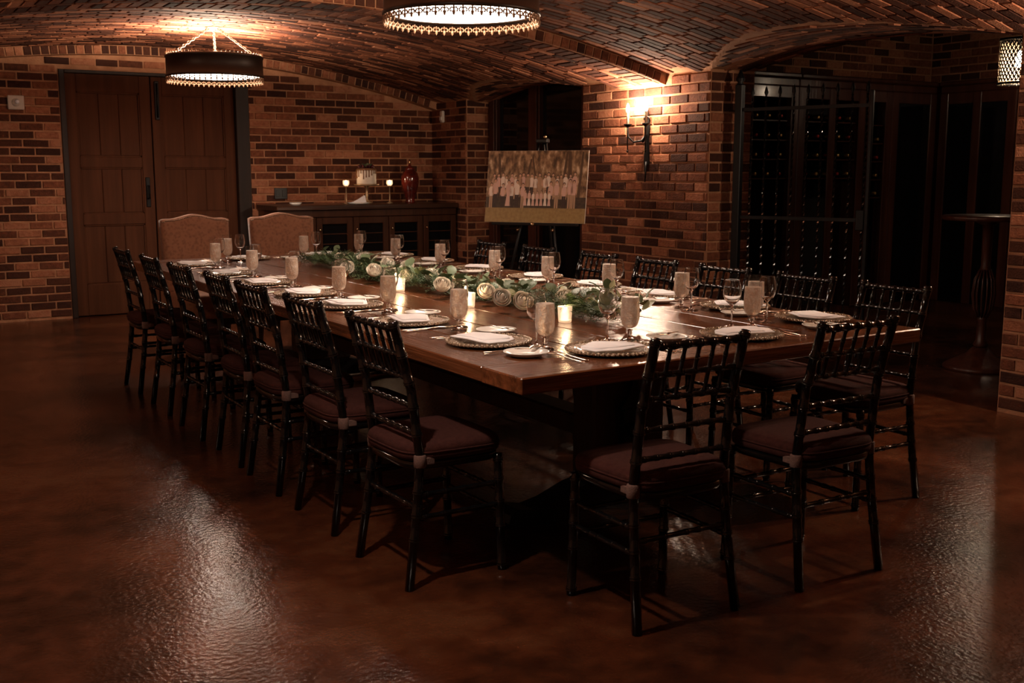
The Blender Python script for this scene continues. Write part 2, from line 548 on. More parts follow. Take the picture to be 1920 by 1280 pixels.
def brick_face(bs, org, u, n, width, z0, z1, top=None, holes=(), hidden=None, depth=0.011, phase=0.0, shift=0):
    """running bond on a vertical face: org is the lower start corner, u the horizontal direction"""
    org, u, n = Vector(org), Vector(u), Vector(n)
    v = Vector((0, 0, 1))
    nc = int((z1 - z0) / COURSE)
    for c in range(nc):
        zc = z0 + (c + 0.5) * COURSE
        pos = -BLEN * (0.5 if (c + shift) % 2 else 0.0) - phase
        cuts = []
        while pos < width:
            ln = BLEN + random.uniform(-0.012, 0.012)
            a, b = max(pos, 0), min(pos + ln, width)
            cuts.append((a, b))
            pos += ln
        for a, b in cuts:
            segs = [(a, b)]
            for h0, h1, hz0, hz1 in holes:
                if zc + COURSE * .3 > hz0 and zc - COURSE * .3 < hz1:
                    segs = [q for s0, s1 in segs for q in ((s0, min(s1, h0)), (max(s0, h1), s1)) if q[1] - q[0] > 0.001]
            for s0, s1 in segs:
                if s1 - s0 < 0.03:
                    continue
                m = (s0 + s1) / 2
                p = org + u * m + v * (zc - org.z)
                if top and zc + COURSE * 0.52 > top(p):
                    continue
                bs.add(p, u, v, n, s1 - s0 - 0.0145, COURSE - 0.0150, depth, hidden=bool(hidden and hidden(m, zc)))

# ---- floor
_b = MB()
_b.add([(XL - .3, YF - .3, 0), (9.8, YF - .3, 0), (9.8, 11.3, 0), (XL - .3, 11.3, 0)], [(0, 1, 2, 3)])
_b.add([(XL - .3, YF - .3, -.1), (9.8, YF - .3, -.1), (9.8, 11.3, -.1), (XL - .3, 11.3, -.1)], [(3, 2, 1, 0)])
tag(_b.obj('floor', M['floor']), 'red-brown stained concrete floor with a dull sheen', 'floor', kind='structure')

# ---- ceiling: brick barrel vault with side vaults, and the plain cellar ceiling
def frange(a, b, st):
    n = max(1, int(round((b - a) / st)))
    return [a + (b - a) * i / n for i in range(n)]
gx = frange(XL - .05, 4.4, .12) + frange(4.4, 5.98, .025) + [5.98]
gy = frange(YF, 3.6, .3) + frange(3.6, 6.45, .03) + frange(6.45, 7.75, .1) + frange(7.75, 10.15, .03) + frange(10.15, YB + .1, .15) + [YB + .1]
_b = MB()
vs, fs = [], []
for y in gy:
    for x in gx:
        vs.append((x, y, zceil(x, y)))
nx = len(gx)
for j in range(len(gy) - 1):
    for i in range(nx - 1):
        a = j * nx + i
        fs.append((a, a + nx, a + nx + 1, a + 1))
_b.add(vs, fs)
ceiling = tag(_b.obj('ceiling', M['mortar']), 'low vaulted ceiling of ring-laid red bricks', 'ceiling', kind='structure')
cb = Bricks(ceiling)
# bricks of the main vault, laid in rings along the arc
y = YF + 2.0
row = 0
while y < BRIB_Y0 - 0.02:
    row += 1
    yc = y
    y += COURSE
    if RIB_Y0 - 0.04 < yc < RIB_Y1 + 0.03:
        continue
    th = -HALF / RV
    pos = -HALF - (BLEN / 2 if row % 2 else 0) + random.uniform(-.02, .02)
    while pos < HALF:
        ln = BLEN + random.uniform(-.014, .014)
        m = pos + ln / 2
        pos += ln
        a = m / RV
        x = XC + RV * sin(a)
        if x > 5.53 or x < XL + .05:
            continue
        z = zmain(x)
        lo, hi = -.5, .5
        if x > 3.0:
            zs_ = max(zside(0, yc), zside(1, yc))
            ok = [q for q in [i / 8 - .5 for i in range(9)] if zs_ < zmain(x + q * ln) - 0.006]
            if len(ok) < 3:
                continue
            lo, hi = ok[0], ok[-1]
        m2 = m + (lo + hi) / 2 * ln
        a = m2 / RV
        x = XC + RV * sin(a)
        cb.add((x, yc, zmain(x)), (cos(a), 0, -sin(a)), (0, -1, 0), (-sin(a), 0, -cos(a)), ln * (hi - lo) - .012, COURSE - .013, 0.010)
# bricks of the side vaults, rings along their own arcs
for k, (yc, h, s, rise) in enumerate(SIDES):
    r = (h * h + rise * rise) / (2 * rise)
    x = 4.6
    row = 0
    while x < 5.95:
        row += 1
        pos = -h - (BLEN / 2 if row % 2 else 0)
        while pos < h:
            ln = BLEN + random.uniform(-.014, .014)
            m = pos + ln / 2
            pos += ln
            a = m / r
            yy = yc + r * sin(a)
            if abs(yy - yc) > h - .04:
                continue
            z = zside(k, yy)
            ok = [q for q in [i / 8 - .5 for i in range(9)] if zside(k, yc + r * sin((m + q * ln) / r)) > zmain(x - .035) + .004]
            if len(ok) < 3:
                continue
            lo, hi = ok[0], ok[-1]
            a = (m + (lo + hi) / 2 * ln) / r
            yy = yc + r * sin(a)
            cb.add((x, yy, zside(k, yy)), (0, cos(a), -sin(a)), (1, 0, 0), (0, -sin(a), -cos(a)), ln * (hi - lo) - .012, COURSE - .013, 0.010)
        x += COURSE
cb.done()

# ---- ribs: transverse arch and the arch against the back wall
def rib(name, y0, y1, drop, label):
    mb = MB()
    n = 70
    xs = [XL + (PX + .25 - XL) * i / n for i in range(n + 1)]
    vs, fs = [], []
    for x in xs:
        z = zmain(x)
        vs += [(x, y0, z + .05), (x, y0, z - drop), (x, y1, z - drop), (x, y1, z + .05)]
    for i in range(n):
        for k in range(3):
            a = i * 4 + k
            fs.append((a, a + 1, a + 5, a + 4))
    mb.add(vs, fs)
    return tag(mb.obj(name, M['mortar']), label, 'arch', kind='structure')
rib1 = rib('trim_1', RIB_Y0, RIB_Y1, RIB_D, 'brick transverse arch band crossing the vault above the table')
rb = Bricks(rib1)
rib2 = rib('trim_2', BRIB_Y0, YB + .05, BRIB_D, 'projecting arch of upright bricks along the back wall')
rb2 = Bricks(rib2)
def arc_points(step):
    out = []
    pos = -HALF + 0.02
    while pos < HALF - 0.02:
        a = pos / RV
        out.append((XC + RV * sin(a), a))
        pos += step
    return out
for x, a in arc_points(COURSE):
    u = (cos(a), 0, -sin(a)); dn = Vector((-sin(a), 0, -cos(a)))
    z = zmain(x)
    rb.add(Vector((x, RIB_Y0, z)) + dn * (RIB_D * .52), u, -dn, (0, -1, 0), COURSE - .012, RIB_D - .012, .012)
    for yc, ln in ((RIB_Y0 + .112, .205), (RIB_Y0 + .405, .205)):
        rb.add((x, yc, z - RIB_D), (0, 1, 0), u, dn, ln - .011, COURSE - .012, .010)
    rb2.add(Vector((x, BRIB_Y0, z)) + dn * (BRIB_D * .52), u, -dn, (0, -1, 0), COURSE - .014, BRIB_D - .010, .012)
for i, (x, a) in enumerate(arc_points(BLEN)):
    u = (cos(a), 0, -sin(a)); dn = Vector((-sin(a), 0, -cos(a)))
    for yc in (RIB_Y0 + .257, RIB_Y0 + .545):
        rb.add((x, yc, zmain(x) - RIB_D), u, (0, -1, 0), dn, BLEN - .011, COURSE - .014, .010)
rb.done()
rb2.done()

# ---- walls (mortar bodies with single bricks)
def slab(name, boxes, label, mat='mortar'):
    mb = MB()
    for b in boxes:
        mb.box(*b)
    return tag(mb.obj(name, M[mat]), label, 'wall', kind='structure')

DOOR = (1.79, 3.54, 2.27)     # x0, x1, top
wall_back = slab('wall_back', [(XL - .3, DOOR[0], YB, YB + .3, 0, 2.65), (DOOR[1], 6.1, YB, YB + .3, 0, 2.65), (DOOR[0], DOOR[1], YB, YB + .3, DOOR[2], 2.65)],
                 'back wall of dark red bricks with tan mortar joints')
wb = Bricks(wall_back)
brick_face(wb, (XL, YB, 0), (1, 0, 0), (0, -1, 0), XW - XL, 0.02, 2.5, top=lambda p: zmain(p.x) - BRIB_D,
           holes=[(DOOR[0] - XL, DOOR[1] - XL, -1, DOOR[2] - .01)], hidden=lambda m, z: (m + XL > 3.54 and z < 0.98))
wb.done()
wall_right = slab('wall_right', [(XW, XW + .4, 10.02, YB + .1, 0, 2.45)], 'short brick wall in the far right corner')
wr = Bricks(wall_right)
brick_face(wr, (XW, YB, 0), (0, -1, 0), (-1, 0, 0), YB - 10.02, 0.02, 2.3, top=lambda p: zceil(XW - .05, p.y))
brick_face(wr, (XW, 10.02, 0), (1, 0, 0), (0, -1, 0), 0.27, 0.02, 2.3, top=lambda p: 2.10, shift=1)
wr.done()
wall_pier = slab('wall_pier', [(PX, 5.98, 6.27, 7.90, 0, 2.45), (5.66, 5.98, 7.85, 8.04, 0, 2.45)], 'wide brick pier carrying the twin-candle sconce')
wp = Bricks(wall_pier)
brick_face(wp, (PX, 7.90, 0), (0, -1, 0), (-1, 0, 0), 7.90 - 6.27, 0.02, 2.3, top=lambda p: min(zmain(PX), 2.12) - (RIB_D if RIB_Y0 - .03 < p.y < RIB_Y1 else 0) + .02)
brick_face(wp, (PX, 6.27, 0), (1, 0, 0), (0, -1, 0), 0.43, 0.02, 2.3, top=lambda p: 2.12, shift=1)
brick_face(wp, (5.66, 8.04, 0), (0, -1, 0), (-1, 0, 0), 0.14, 0.02, 2.3, top=lambda p: 2.12)
wp.done()
wall_near = slab('wall_right_near', [(PX, 5.98, YF, 3.77, 0, 2.45)], 'near brick pier cut by the right edge of the picture')
wn = Bricks(wall_near)
brick_face(wn, (PX, 3.77, 0), (0, -1, 0), (-1, 0, 0), 1.6, 0.02, 2.3, top=lambda p: 2.12)
wn.done()
slab('wall_left', [(XL - .3, XL, YF, YB + .2, 0, 2.65)], 'left brick wall of the room')
slab('wall_front', [(XL - .3, 6.1, YF - .3, YF, 0, 2.65)], 'wall behind the viewer')
wall_cb = slab('wall_cellar_back', [(5.98, 9.8, 7.36, 7.6, 0, 2.9)], 'brick wall above the tall wine cabinets')
wc = Bricks(wall_cb)
brick_face(wc, (5.98, 7.36, 2.15), (1, 0, 0), (0, -1, 0), 3.4, 2.15, 2.75)
wc.done()
wall_cr = slab('wall_cellar_right', [(9.4, 9.7, 1.6, 7.6, 0, 2.9)], 'cellar side wall of dim bricks')
wc = Bricks(wall_cr)
brick_face(wc, (9.4, 7.36, 2.15), (0, -1, 0), (-1, 0, 0), 3.0, 2.15, 2.75)
wc.done()
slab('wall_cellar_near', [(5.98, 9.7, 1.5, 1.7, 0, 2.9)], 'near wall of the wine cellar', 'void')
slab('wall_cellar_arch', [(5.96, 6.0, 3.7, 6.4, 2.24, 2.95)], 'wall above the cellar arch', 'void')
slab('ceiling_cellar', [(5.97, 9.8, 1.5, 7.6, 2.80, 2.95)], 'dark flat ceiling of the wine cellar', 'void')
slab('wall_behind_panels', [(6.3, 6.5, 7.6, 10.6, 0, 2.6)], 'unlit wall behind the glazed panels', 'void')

# ---- double door in the back wall
def door_leaf(parent, x0, x1, y):
    lf = MB().box(x0, x1, y - .012, y + .03, 0.01, DOOR[2] - .03).obj('door_leaf', M['door_wood'], parent)
    w = x1 - x0
    st = .10
    yf = y - .012
    zs = [0.01, 0.30, 0.86, 0.96, 1.39, 1.49, DOOR[2] - .19, DOOR[2] - .03]
    for a, b in ((x0, x0 + st), (x1 - st, x1)):
        MB().box(a, b, yf - .028, yf, zs[0], zs[7], .004).obj('stile', M['door_wood'], lf)
    for a, b in ((0, 1), (2, 3), (4, 5), (6, 7)):
        MB().box(x0 + st, x1 - st, yf - .028, yf, zs[a], zs[b], .004).obj('rail', M['door_wood'], lf)
    for a, b in ((1, 2), (3, 4), (5, 6)):
        pw = (w - 2 * st - .02) / 3
        for k in range(3):
            xa = x0 + st + .01 + k * pw
            MB().box(xa + .002, xa + pw - .002, yf - .010, yf, zs[a] + .012, zs[b] - .012, .004).obj('panel_board', M['door_wood'], lf)
        fr = MB()
        for q in ((x0 + st, x0 + st + .012, zs[a], zs[b]), (x1 - st - .012, x1 - st, zs[a], zs[b])):
            fr.box(q[0], q[1], yf - .02, yf, q[2], q[3])
        for q in (zs[a], zs[b] - .012):
            fr.box(x0 + st, x1 - st, yf - .02, yf, q, q + .012)
        fr.obj('panel_moulding', M['door_wood'], lf)
    return lf
door1 = empty('door_1', ((DOOR[0] + DOOR[1]) / 2, YB, 0))
tag(door1, 'tall brown panelled double door in the brick back wall', 'door', kind='structure')
D0 = Matrix.Translation((-(DOOR[0] + DOOR[1]) / 2, -YB, 0))
def rebase(o, root):
    o.matrix_basis = T((-root.location.x, -root.location.y, -root.location.z)) @ o.matrix_basis
dl = door_leaf(door1, DOOR[0] + .05, 2.60, YB + .07)
dr = door_leaf(door1, 2.615, DOOR[1] - .13, YB + .09)
fm = MB().box(DOOR[0], DOOR[0] + .05, YB - .015, YB + .25, 0, DOOR[2], .004).obj('door_jamb', M['door_frame'], door1)
fm2 = MB().box(DOOR[1] - .13, DOOR[1], YB - .015, YB + .25, 0, DOOR[2], .004).obj('door_jamb', M['door_frame'], door1)
fm3 = MB().box(DOOR[0] + .05, DOOR[1] - .13, YB - .015, YB + .25, DOOR[2] - .03, DOOR[2], .004).obj('door_head', M['door_frame'], door1)
bk = MB().box(DOOR[0], DOOR[1], YB + .15, YB + .3, 0, DOOR[2]).obj('door_backing', M['void'], door1)
bolt = MB().tube([(2.665, YB + .03, 2.18), (2.665, YB + .03, 1.86)], .010, 8).box(2.645, 2.685, YB + .03, YB + .055, 1.84, 2.2, .004).obj('bolt', M['iron'], door1)
lock = MB().box(2.52, 2.56, YB + .018, YB + .035, 1.02, 1.30, .004).tube([(2.54, YB + .02, 1.10), (2.54, YB - .03, 1.10), (2.54, YB - .03, 1.22), (2.54, YB + .02, 1.22)], .008, 8).obj('door_handle', M['iron'], door1)
for o in (dl, dr, fm, fm2, fm3, bk, bolt, lock):
    rebase(o, door1)

# ---- glazed mahogany panels in the far side bay
win = empty('window_1', (5.86, 8.95, 0))
tag(win, 'dark glazed mahogany panels filling the far side bay', 'window', kind='structure')
ws = []
for a, b in ((9.86, 10.02), (9.05, 9.25), (8.15, 8.35), (7.95, 8.06)):
    ws.append(MB().box(5.84, 5.92, a, b, 0, 2.3, .006).obj('stile', M['red_wood'], win))
    ws.append(MB().box(5.825, 5.84, a + .03, b - .03, 0.1, 2.25, .004).obj('stile_moulding', M['red_wood'], win))
for a, b in ((9.25, 9.86), (8.35, 9.05)):
    ws.append(MB().box(5.85, 5.91, a, b, 0.0, 0.16, .005).obj('rail', M['red_wood'], win))
    ws.append(MB().box(5.85, 5.91, a, b, 0.92, 1.00, .005).obj('rail', M['red_wood'], win))
    ws.append(MB().box(5.885, 5.895, a, b, 0.16, 2.3).obj('pane', M['dark_glass'], win))
for o in ws:
    rebase(o, win)

# ------------------------------------------------------------------ dining table
TX0, TX1, TY0, TY1, TZ = 1.665, 3.53, 2.69, 7.68, 0.753
TCX = (TX0 + TX1) / 2
table = empty('dining_table', (TCX, (TY0 + TY1) / 2, 0))
tag(table, 'long glossy brown plank dining table on trestle pedestals', 'table')
tl = []
EB = 0.235
TSKEW = 0.075
def skew(mb):
    mb.v = [(x, y + TSKEW * ((x - TX0) / (TX1 - TX0) - .25) * max(0, 1 - (y - TY0) / 1.5), z) for x, y, z in mb.v]
    return mb
for y0, y1 in ((TY0, TY0 + EB - .003), (TY1 - EB + .003, TY1)):
    tl.append(skew(MB().box(TX0, TX1, y0, y1, TZ - .052, TZ, .004)).obj('end_board', M['table_end'], table))
npl = 8
pw = (TX1 - TX0) / npl
for k in range(npl):
    tl.append(skew(MB().box(TX0 + k * pw + .0012, TX0 + (k + 1) * pw - .0012, TY0 + EB, TY1 - EB, TZ - .05, TZ - random.uniform(0, .0012), .003)).obj('plank', M['table'], table))
# trestles: column, foot, cap, corbel
for yc in (3.50, 6.75):
    col = MB().box(2.47, 2.83, yc - .075, yc + .075, .13, TZ - .13, .012).obj('pedestal', M['table_base'], table)
    tl.append(col)
    tl.append(MB().box(2.12, 3.18, yc - .06, yc + .06, TZ - .14, TZ - .052, .01).obj('cap_beam', M['table_base'], table))
    ft = MB()
    for s in (-1, 1):
        prof = [(0.0, .14), (.12, .14), (.24, .115), (.36, .07), (.44, .055), (.52, .072), (.55, .05), (.56, .02), (.55, 0.0), (.44, 0.0), (.38, .018), (.2, .02), (0, .02)]
        poly = [(s * a, b) for a, b in prof]
        if s < 0:
            poly = poly[::-1]
        ft.prism(poly, -.06, .06, mtx=T((2.65, yc, 0)) @ RX(pi / 2))
    tl.append(ft.obj('trestle_foot', M['iron'], table))
    for sy in (-1, 1):
        br = MB().box(2.60, 2.70, yc + sy * .075, yc + sy * .10, .24, .42, .006)
        br.lathe([(0, 0), (.028, 0), (.034, .018), (.02, .035), (.012, .05), (0, .055)], 12, mtx=T((2.65, yc + sy * .10, .33)) @ RX(-sy * pi / 2))
        br.prism([(-.07, .42), (.07, .42), (.03, .47), (.012, .53), (-.012, .53), (-.03, .47)], 0, .02, mtx=T((2.65, yc + sy * .087, 0)) @ RX(pi / 2))
        tl.append(br.obj('iron_bracket', M['iron'], table))
st = MB().box(2.585, 2.715, 3.575, 6.675, .25, .34, .008)
tl.append(st.obj('stretcher', M['table_base'], table))
for yc in (3.66, 6.59):
    tl.append(MB().box(2.55, 2.75, yc - .03, yc + .03, .235, .355, .006).obj('stretcher_collar', M['iron'], table))
for o in tl:
    rebase(o, table)

# ------------------------------------------------------------------ bamboo-turned black chairs
def bamboo(pts, r, nodes, n=9, bulge=1.20):
    """round bar through pts with ring nodes at the given fractions of its length"""
    P = [Vector(p) for p in pts]
    seg = [(P[i + 1] - P[i]).length for i in range(len(P) - 1)]
    tot = sum(seg)
    def at(t):
        d = t * tot
        for i, l in enumerate(seg):
            if d <= l or i == len(seg) - 1:
                return P[i].lerp(P[i + 1], min(1, d / l))
            d -= l
    ts = [(0.0, 1.0), (1.0, 1.0)]
    acc = 0
    for l in seg[:-1]:
        acc += l
        ts.append((acc / tot, 1.0))
    e = .0045 / tot
    for q in nodes:
        ts += [(q - 2.0 * e, 1.0), (q - 1.1 * e, bulge), (q - .35 * e, bulge), (q, .98), (q + .35 * e, bulge), (q + 1.1 * e, bulge), (q + 2.0 * e, 1.0)]
    ts = sorted(t for t in ts if 0 <= t[0] <= 1)
    return MB().tube([at(t) for t, k in ts], [r * k for t, k in ts], n)

CH = Proto()
def post_pts(s):
    return [(s * .190, -.180, 0), (s * .178, -.145, .24), (s * .172, -.125, .43), (s * .168, -.152, .66), (s * .166, -.212, .885)]
def post_at(s, z):
    P = post_pts(s)
    for a, b in zip(P, P[1:]):
        if z <= b[2]:
            t = (z - a[2]) / (b[2] - a[2])
            return Vector(a).lerp(Vector(b), t)
    return Vector(P[-1])
def front_at(s, z):
    return Vector((s * .186, .180, 0)).lerp(Vector((s * .180, .168, .41)), z / .41)
for s in (-1, 1):
    me = bamboo(post_pts(s), .0155, [.185, .275, .36, .455, .575, .675, .77, .87, .985], 10).mesh('back_post', M['black_gloss'])
    CH.part('back_post', me)
for s in (-1, 1):
    me = bamboo([(s * .186, .180, 0), (s * .180, .168, .41)], .0150, [.05, .39, .60, .79, .95], 10).mesh('front_leg', M['black_gloss'])
    CH.part('front_leg', me)
def bar(name, a, b, r=.0085, nodes=(.1, .32, .55, .68, .9), n=8):
    CH.part(name, bamboo([a, b], r, nodes, n).mesh(name, M['black_gloss']))
RAILS = (.862, .775, .700, .605, .515)
for i, z in enumerate(RAILS):
    bar('back_rail', post_at(-1, z), post_at(1, z), .0115 if i == 0 else .0088, (.08, .22, .36, .5, .64, .78, .92))
for k in range(5):
    t = (k + 1.1) / 6.2
    a = post_at(-1, .862).lerp(post_at(1, .862), t)
    c = post_at(-1, .700).lerp(post_at(1, .700), t)
    bar('spindle', c, a, .0068, (.05, .46, .72, .95), 7)
for z in (.31, .235):
    for s in (-1, 1):
        bar('side_stretcher', post_at(s, z), front_at(s, z))
for z in (.285, .21):
    bar('front_stretcher', front_at(-1, z), front_at(1, z))
bar('back_stretcher', post_at(-1, .27), post_at(1, .27))
# seat frame and cushion
def seat_outline(k, z, n=28, yoff=0.0):
    out = []
    for i in range(n):
        a = 2 * pi * i / n
        c, s_ = cos(a), sin(a)
        e = .42
        x = math.copysign(abs(c) ** e, c)
        y = math.copysign(abs(s_) ** e, s_)
        w = .192 + .012 * y
        out.append((x * w * k, y * .185 * k + .012 + yoff, z))
    return out
def rings(rows, smooth=True):
    n = len(rows[0])
    vs = [p for r_ in rows for p in r_]
    fs = [(i * n + k, i * n + (k + 1) % n, (i + 1) * n + (k + 1) % n, (i + 1) * n + k) for i in range(len(rows) - 1) for k in range(n)]
    fs.append(tuple(range(n - 1, -1, -1)))
    fs.append(tuple(range((len(rows) - 1) * n, len(rows) * n)))
    return MB().add(vs, fs, smooth)
CH.part('seat_frame', rings([seat_outline(.93, .392), seat_outline(.97, .398), seat_outline(.97, .416), seat_outline(.93, .422)]).mesh('seat_frame', M['black_gloss']))
cu = CH.part('cushion', rings([seat_outline(.95, .420), seat_outline(1.0, .427), seat_outline(1.01, .440), seat_outline(.995, .448), seat_outline(1.01, .455),
                               seat_outline(.985, .468), seat_outline(.93, .477), seat_outline(.75, .482), seat_outline(.4, .484)]).mesh('cushion', M['cushion']))
CH.sub(cu, 'piping', MB().tube([Vector(p) for p in seat_outline(1.006, .449)] + [Vector(seat_outline(1.006, .449)[0])], .0035, 6, caps=False).mesh('piping', M['cushion']))
for s in (-1, 1):
    p = post_at(s, .422)
    CH.part('cushion_tie', MB().lathe([(.017, -.022), (.0205, -.018), (.0205, .018), (.017, .022)], 12, p.x, p.y, p.z).box(p.x - .012 - (.01 if s > 0 else 0), p.x + .012 + (.01 if s < 0 else 0), p.y, p.y + .05, p.z - .014, p.z + .012, .003).mesh('cushion_tie', M['strap']))

ORD = ['nearest', 'second', 'third', 'fourth', 'fifth', 'sixth', 'seventh', 'eighth']
LY = [3.276, 3.911, 4.512, 5.033, 5.648, 6.310, 7.016]
RYc = [3.10, 3.605, 4.143, 4.70, 5.23, 5.88, 6.476]
for i, y in enumerate(LY):
    CH.place('ballroom_chair', (1.491 + .18 + random.uniform(-.008, .008), y, 0), -pi / 2 + random.uniform(-.03, .03),
             'glossy black bamboo-turned chair, %s from the camera along the table\'s left side' % ORD[i], 'chair', 'black chairs around the table')
for i, y in enumerate(RYc):
    CH.place('ballroom_chair', (3.775 - .18 + random.uniform(-.008, .008), y, 0), pi / 2 + random.uniform(-.04, .04),
             'glossy black bamboo-turned chair, %s from the camera along the table\'s right side' % ORD[i], 'chair', 'black chairs around the table')
CH.place('ballroom_chair', (2.105, 2.415 + .18, 0), -.02, 'glossy black bamboo-turned chair at the near table end, the one further left', 'chair', 'black chairs around the table')
CH.place('ballroom_chair', (2.765, 2.415 + .18, 0), .0, 'glossy black bamboo-turned chair at the near table end, the one further right', 'chair', 'black chairs around the table')

# ------------------------------------------------------------------ upholstered chairs at the far end
UP = Proto()
def camel(x):           # top edge of the back over x in -1..1
    a = abs(x)
    return 1.005 + .032 * (cos(min(1, a / .72) * pi) * .5 + .5) - (.010 if a > .9 else 0)
n = 18
rows_f, rows_b = [], []
vs, fs = [], []
zs = 10
for side, yo in ((0, -.0), (1, .075)):
    for j in range(zs + 1):
        for i in range(n + 1):
            x = -1 + 2 * i / n
            z = .40 + (camel(x) - .40) * j / zs
            puff = .018 * (1 - x ** 6) * sin(pi * min(1, max(0, (j + .6) / (zs + 1.2))))
            yy = (.20 + .09 * (z - .40)) + (yo + puff if side else -puff)
            vs.append((x * (.235 + .018 * j / zs), yy, z))
off = (zs + 1) * (n + 1)
for j in range(zs):
    for i in range(n):
        a = j * (n + 1) + i
        fs.append((a, a + 1, a + n + 2, a + n + 1))
        b = off + a
        fs.append((b, b + n + 1, b + n + 2, b + 1))
for j in range(zs):
    for i in (0, n):
        a = j * (n + 1) + i
        q = (a, a + n + 1, off + a + n + 1, off + a)
        fs.append(q if i == 0 else q[::-1])
for i in range(n):
    a = zs * (n + 1) + i
    fs.append((a, a + 1, off + a + 1, off + a))
    fs.append((i, off + i, off + i + 1, i + 1))
UP.part('backrest', MB().add(vs, fs, True).mesh('backrest', M['damask']))
UP.part('seat', rings([[(x * 1.28, y * 1.25, z) for x, y, z in seat_outline(k, zz)] for k, zz in ((.97, .30), (1, .31), (1, .43), (.97, .465), (.85, .48), (.4, .488))]).mesh('seat', M['damask']))
UP.part('apron', MB().box(-.235, .235, -.20, .22, .25, .305, .008).mesh('apron', M['table_base']))
for sx in (-1, 1):
    UP.part('leg', MB().tube([(sx * .205, -.185, 0), (sx * .205, -.185, .26)], [.016, .026], 4, smooth=False).mesh('leg', M['table_base']))
    UP.part('leg', MB().tube([(sx * .205, .245, 0), (sx * .205, .205, .26)], [.016, .026], 4, smooth=False).mesh('leg', M['table_base']))
nh = MB()
for i in range(40):
    x = -1 + 2 * i / 39
    nh.lathe([(0, 0), (.005, .001), (.003, .004), (0, .005)], 6, mtx=T((x * .250, .19 + .09 * (camel(x) - .4), camel(x) - .012)) @ RX(pi / 2))
UP.part('nailhead_trim', nh.mesh('nailhead_trim', M['nail']), kind='stuff')
UP.place('upholstered_chair', (2.285, 8.02, 0), .03, 'tan damask high-back chair at the far table end before the doors', 'chair', 'upholstered host chairs')
UP.place('upholstered_chair', (2.945, 8.02, 0), -.03, 'tan damask high-back chair at the far table end nearer the sideboard', 'chair', 'upholstered host chairs')

# ------------------------------------------------------------------ tableware recipes
def glass_shell(outer, th, n=26):
    """lathe of an outer profile from rim down, closed with an inner wall down to index where the bowl ends"""
    return MB().lathe(outer, n, caps=True)
# water goblet: bowl tapering down into a short stem and a round foot
GOB = Proto()
gob_out = [(.0, .0), (.030, .0), (.0325, .002), (.031, .005), (.017, .009), (.0085, .014), (.0075, .022), (.0105, .029), (.0085, .034), (.012, .040), (.022, .048), (.030, .060),
           (.0345, .078), (.0350, .100), (.0335, .140), (.0320, .178), (.0318, .1822), (.0316, .183)]
gob_in = [(.0310, .183), (.0308, .1822), (.0310, .178), (.0325, .140), (.0340, .100), (.0333, .078), (.0288, .061), (.020, .050), (.009, .045), (0, .0445)]
GOB.part('bowl', MB().lathe(gob_out[9:] + gob_in[:3], 24, caps=False).mesh('bowl', M['thin_glass']))
GOB.part('stem_and_foot', MB().lathe(gob_out[:10] + [(0, .0445)], 20).mesh('stem_and_foot', M['glass']))
liq = [(0, .0462), (.009, .0466), (.0198, .0516), (.0284, .0622), (.0329, .0788), (.0336, .100), (.0322, .140), (.0316, .1565), (.0315, .1580), (.0310, .1584), (.0300, .1585), (.0, .1585)]
GOB.part('ice_water', MB().lathe(liq, 22).mesh('ice_water', M['ice_water']), label='cloudy iced water')
# wine glass
WIN = Proto()
win_out = [(0, 0), (.032, 0), (.0335, .0015), (.028, .004), (.010, .007), (.0045, .012), (.0036, .025), (.0036, .070), (.0052, .084), (.013, .092), (.025, .102), (.0335, .120), (.0355, .136), (.0335, .158), (.0288, .1835), (.0286, .1855), (.0284, .186)]
win_in = [(.0280, .186), (.0278, .1855), (.0281, .1835), (.0327, .158), (.0347, .136), (.0326, .121), (.0243, .1035), (.012, .094), (0, .0925)]
bowl = WIN.part('bowl_and_stem', MB().lathe(win_out + win_in, 24).mesh('bowl_and_stem', M['glass']))

CHG = Proto()
nseg = 96
def charger_mesh():
    mb = MB()
    prof = [(.0, .002), (.085, .002), (.098, .004), (.112, .009), (.132, .0125), (.147, .0135), (.151, .0115), (.148, .009), (.13, .008), (.11, .004), (.09, .0), (0, 0)]
    mb.lathe(prof, 64)
    return mb.mesh('charger_body', M['charger'])
CHG.part('plate', charger_mesh())
bd = MB()
for k in range(56):
    a = 2 * pi * k / 56
    bd.lathe([(0, -.006), (.0062, -.003), (.0075, .001), (.0055, .005), (0, .007)], 6, .1475 * cos(a), .1475 * sin(a), .0125)
CHG.part('beaded_rim', bd.mesh('beaded_rim', M['charger']), kind='stuff')

BRD = MB().lathe([(0, .003), (.045, .003), (.052, .006), (.066, .013), (.0755, .0165), (.0765, .0150), (.067, .0105), (.053, .0025), (.046, 0), (0, 0)], 40).mesh('bread_plate', M['porcelain'])

def strip_mesh(name, pts, half, th, mat, zf):
    """flat cutlery: outline half-widths along a centre line, thickness th, height profile zf"""
    mb = MB()
    vs, fs = [], []
    for y, w in zip(pts, half):
        z = zf(y)
        vs += [(-w, y, z), (w, y, z), (w * .8, y, z + th), (-w * .8, y, z + th)]
    n = len(pts)
    for i in range(n - 1):
        a = i * 4
        for k in range(4):
            fs.append((a + k, a + (k + 1) % 4, a + 4 + (k + 1) % 4, a + 4 + k))
    fs += [(3, 2, 1, 0), tuple(range((n - 1) * 4, n * 4))]
    return mb.add(vs, fs, True)
H = lambda pts: [p[0] for p in pts]
Wd = lambda pts: [p[1] for p in pts]
hand = [(-.10, .005), (-.095, .0075), (-.08, .0075), (-.05, .0045), (-.01, .0030), (.02, .0028)]
arch = lambda y: .003 + .006 * max(0, sin((y + .02) * 22)) if -.02 < y < .12 else .003
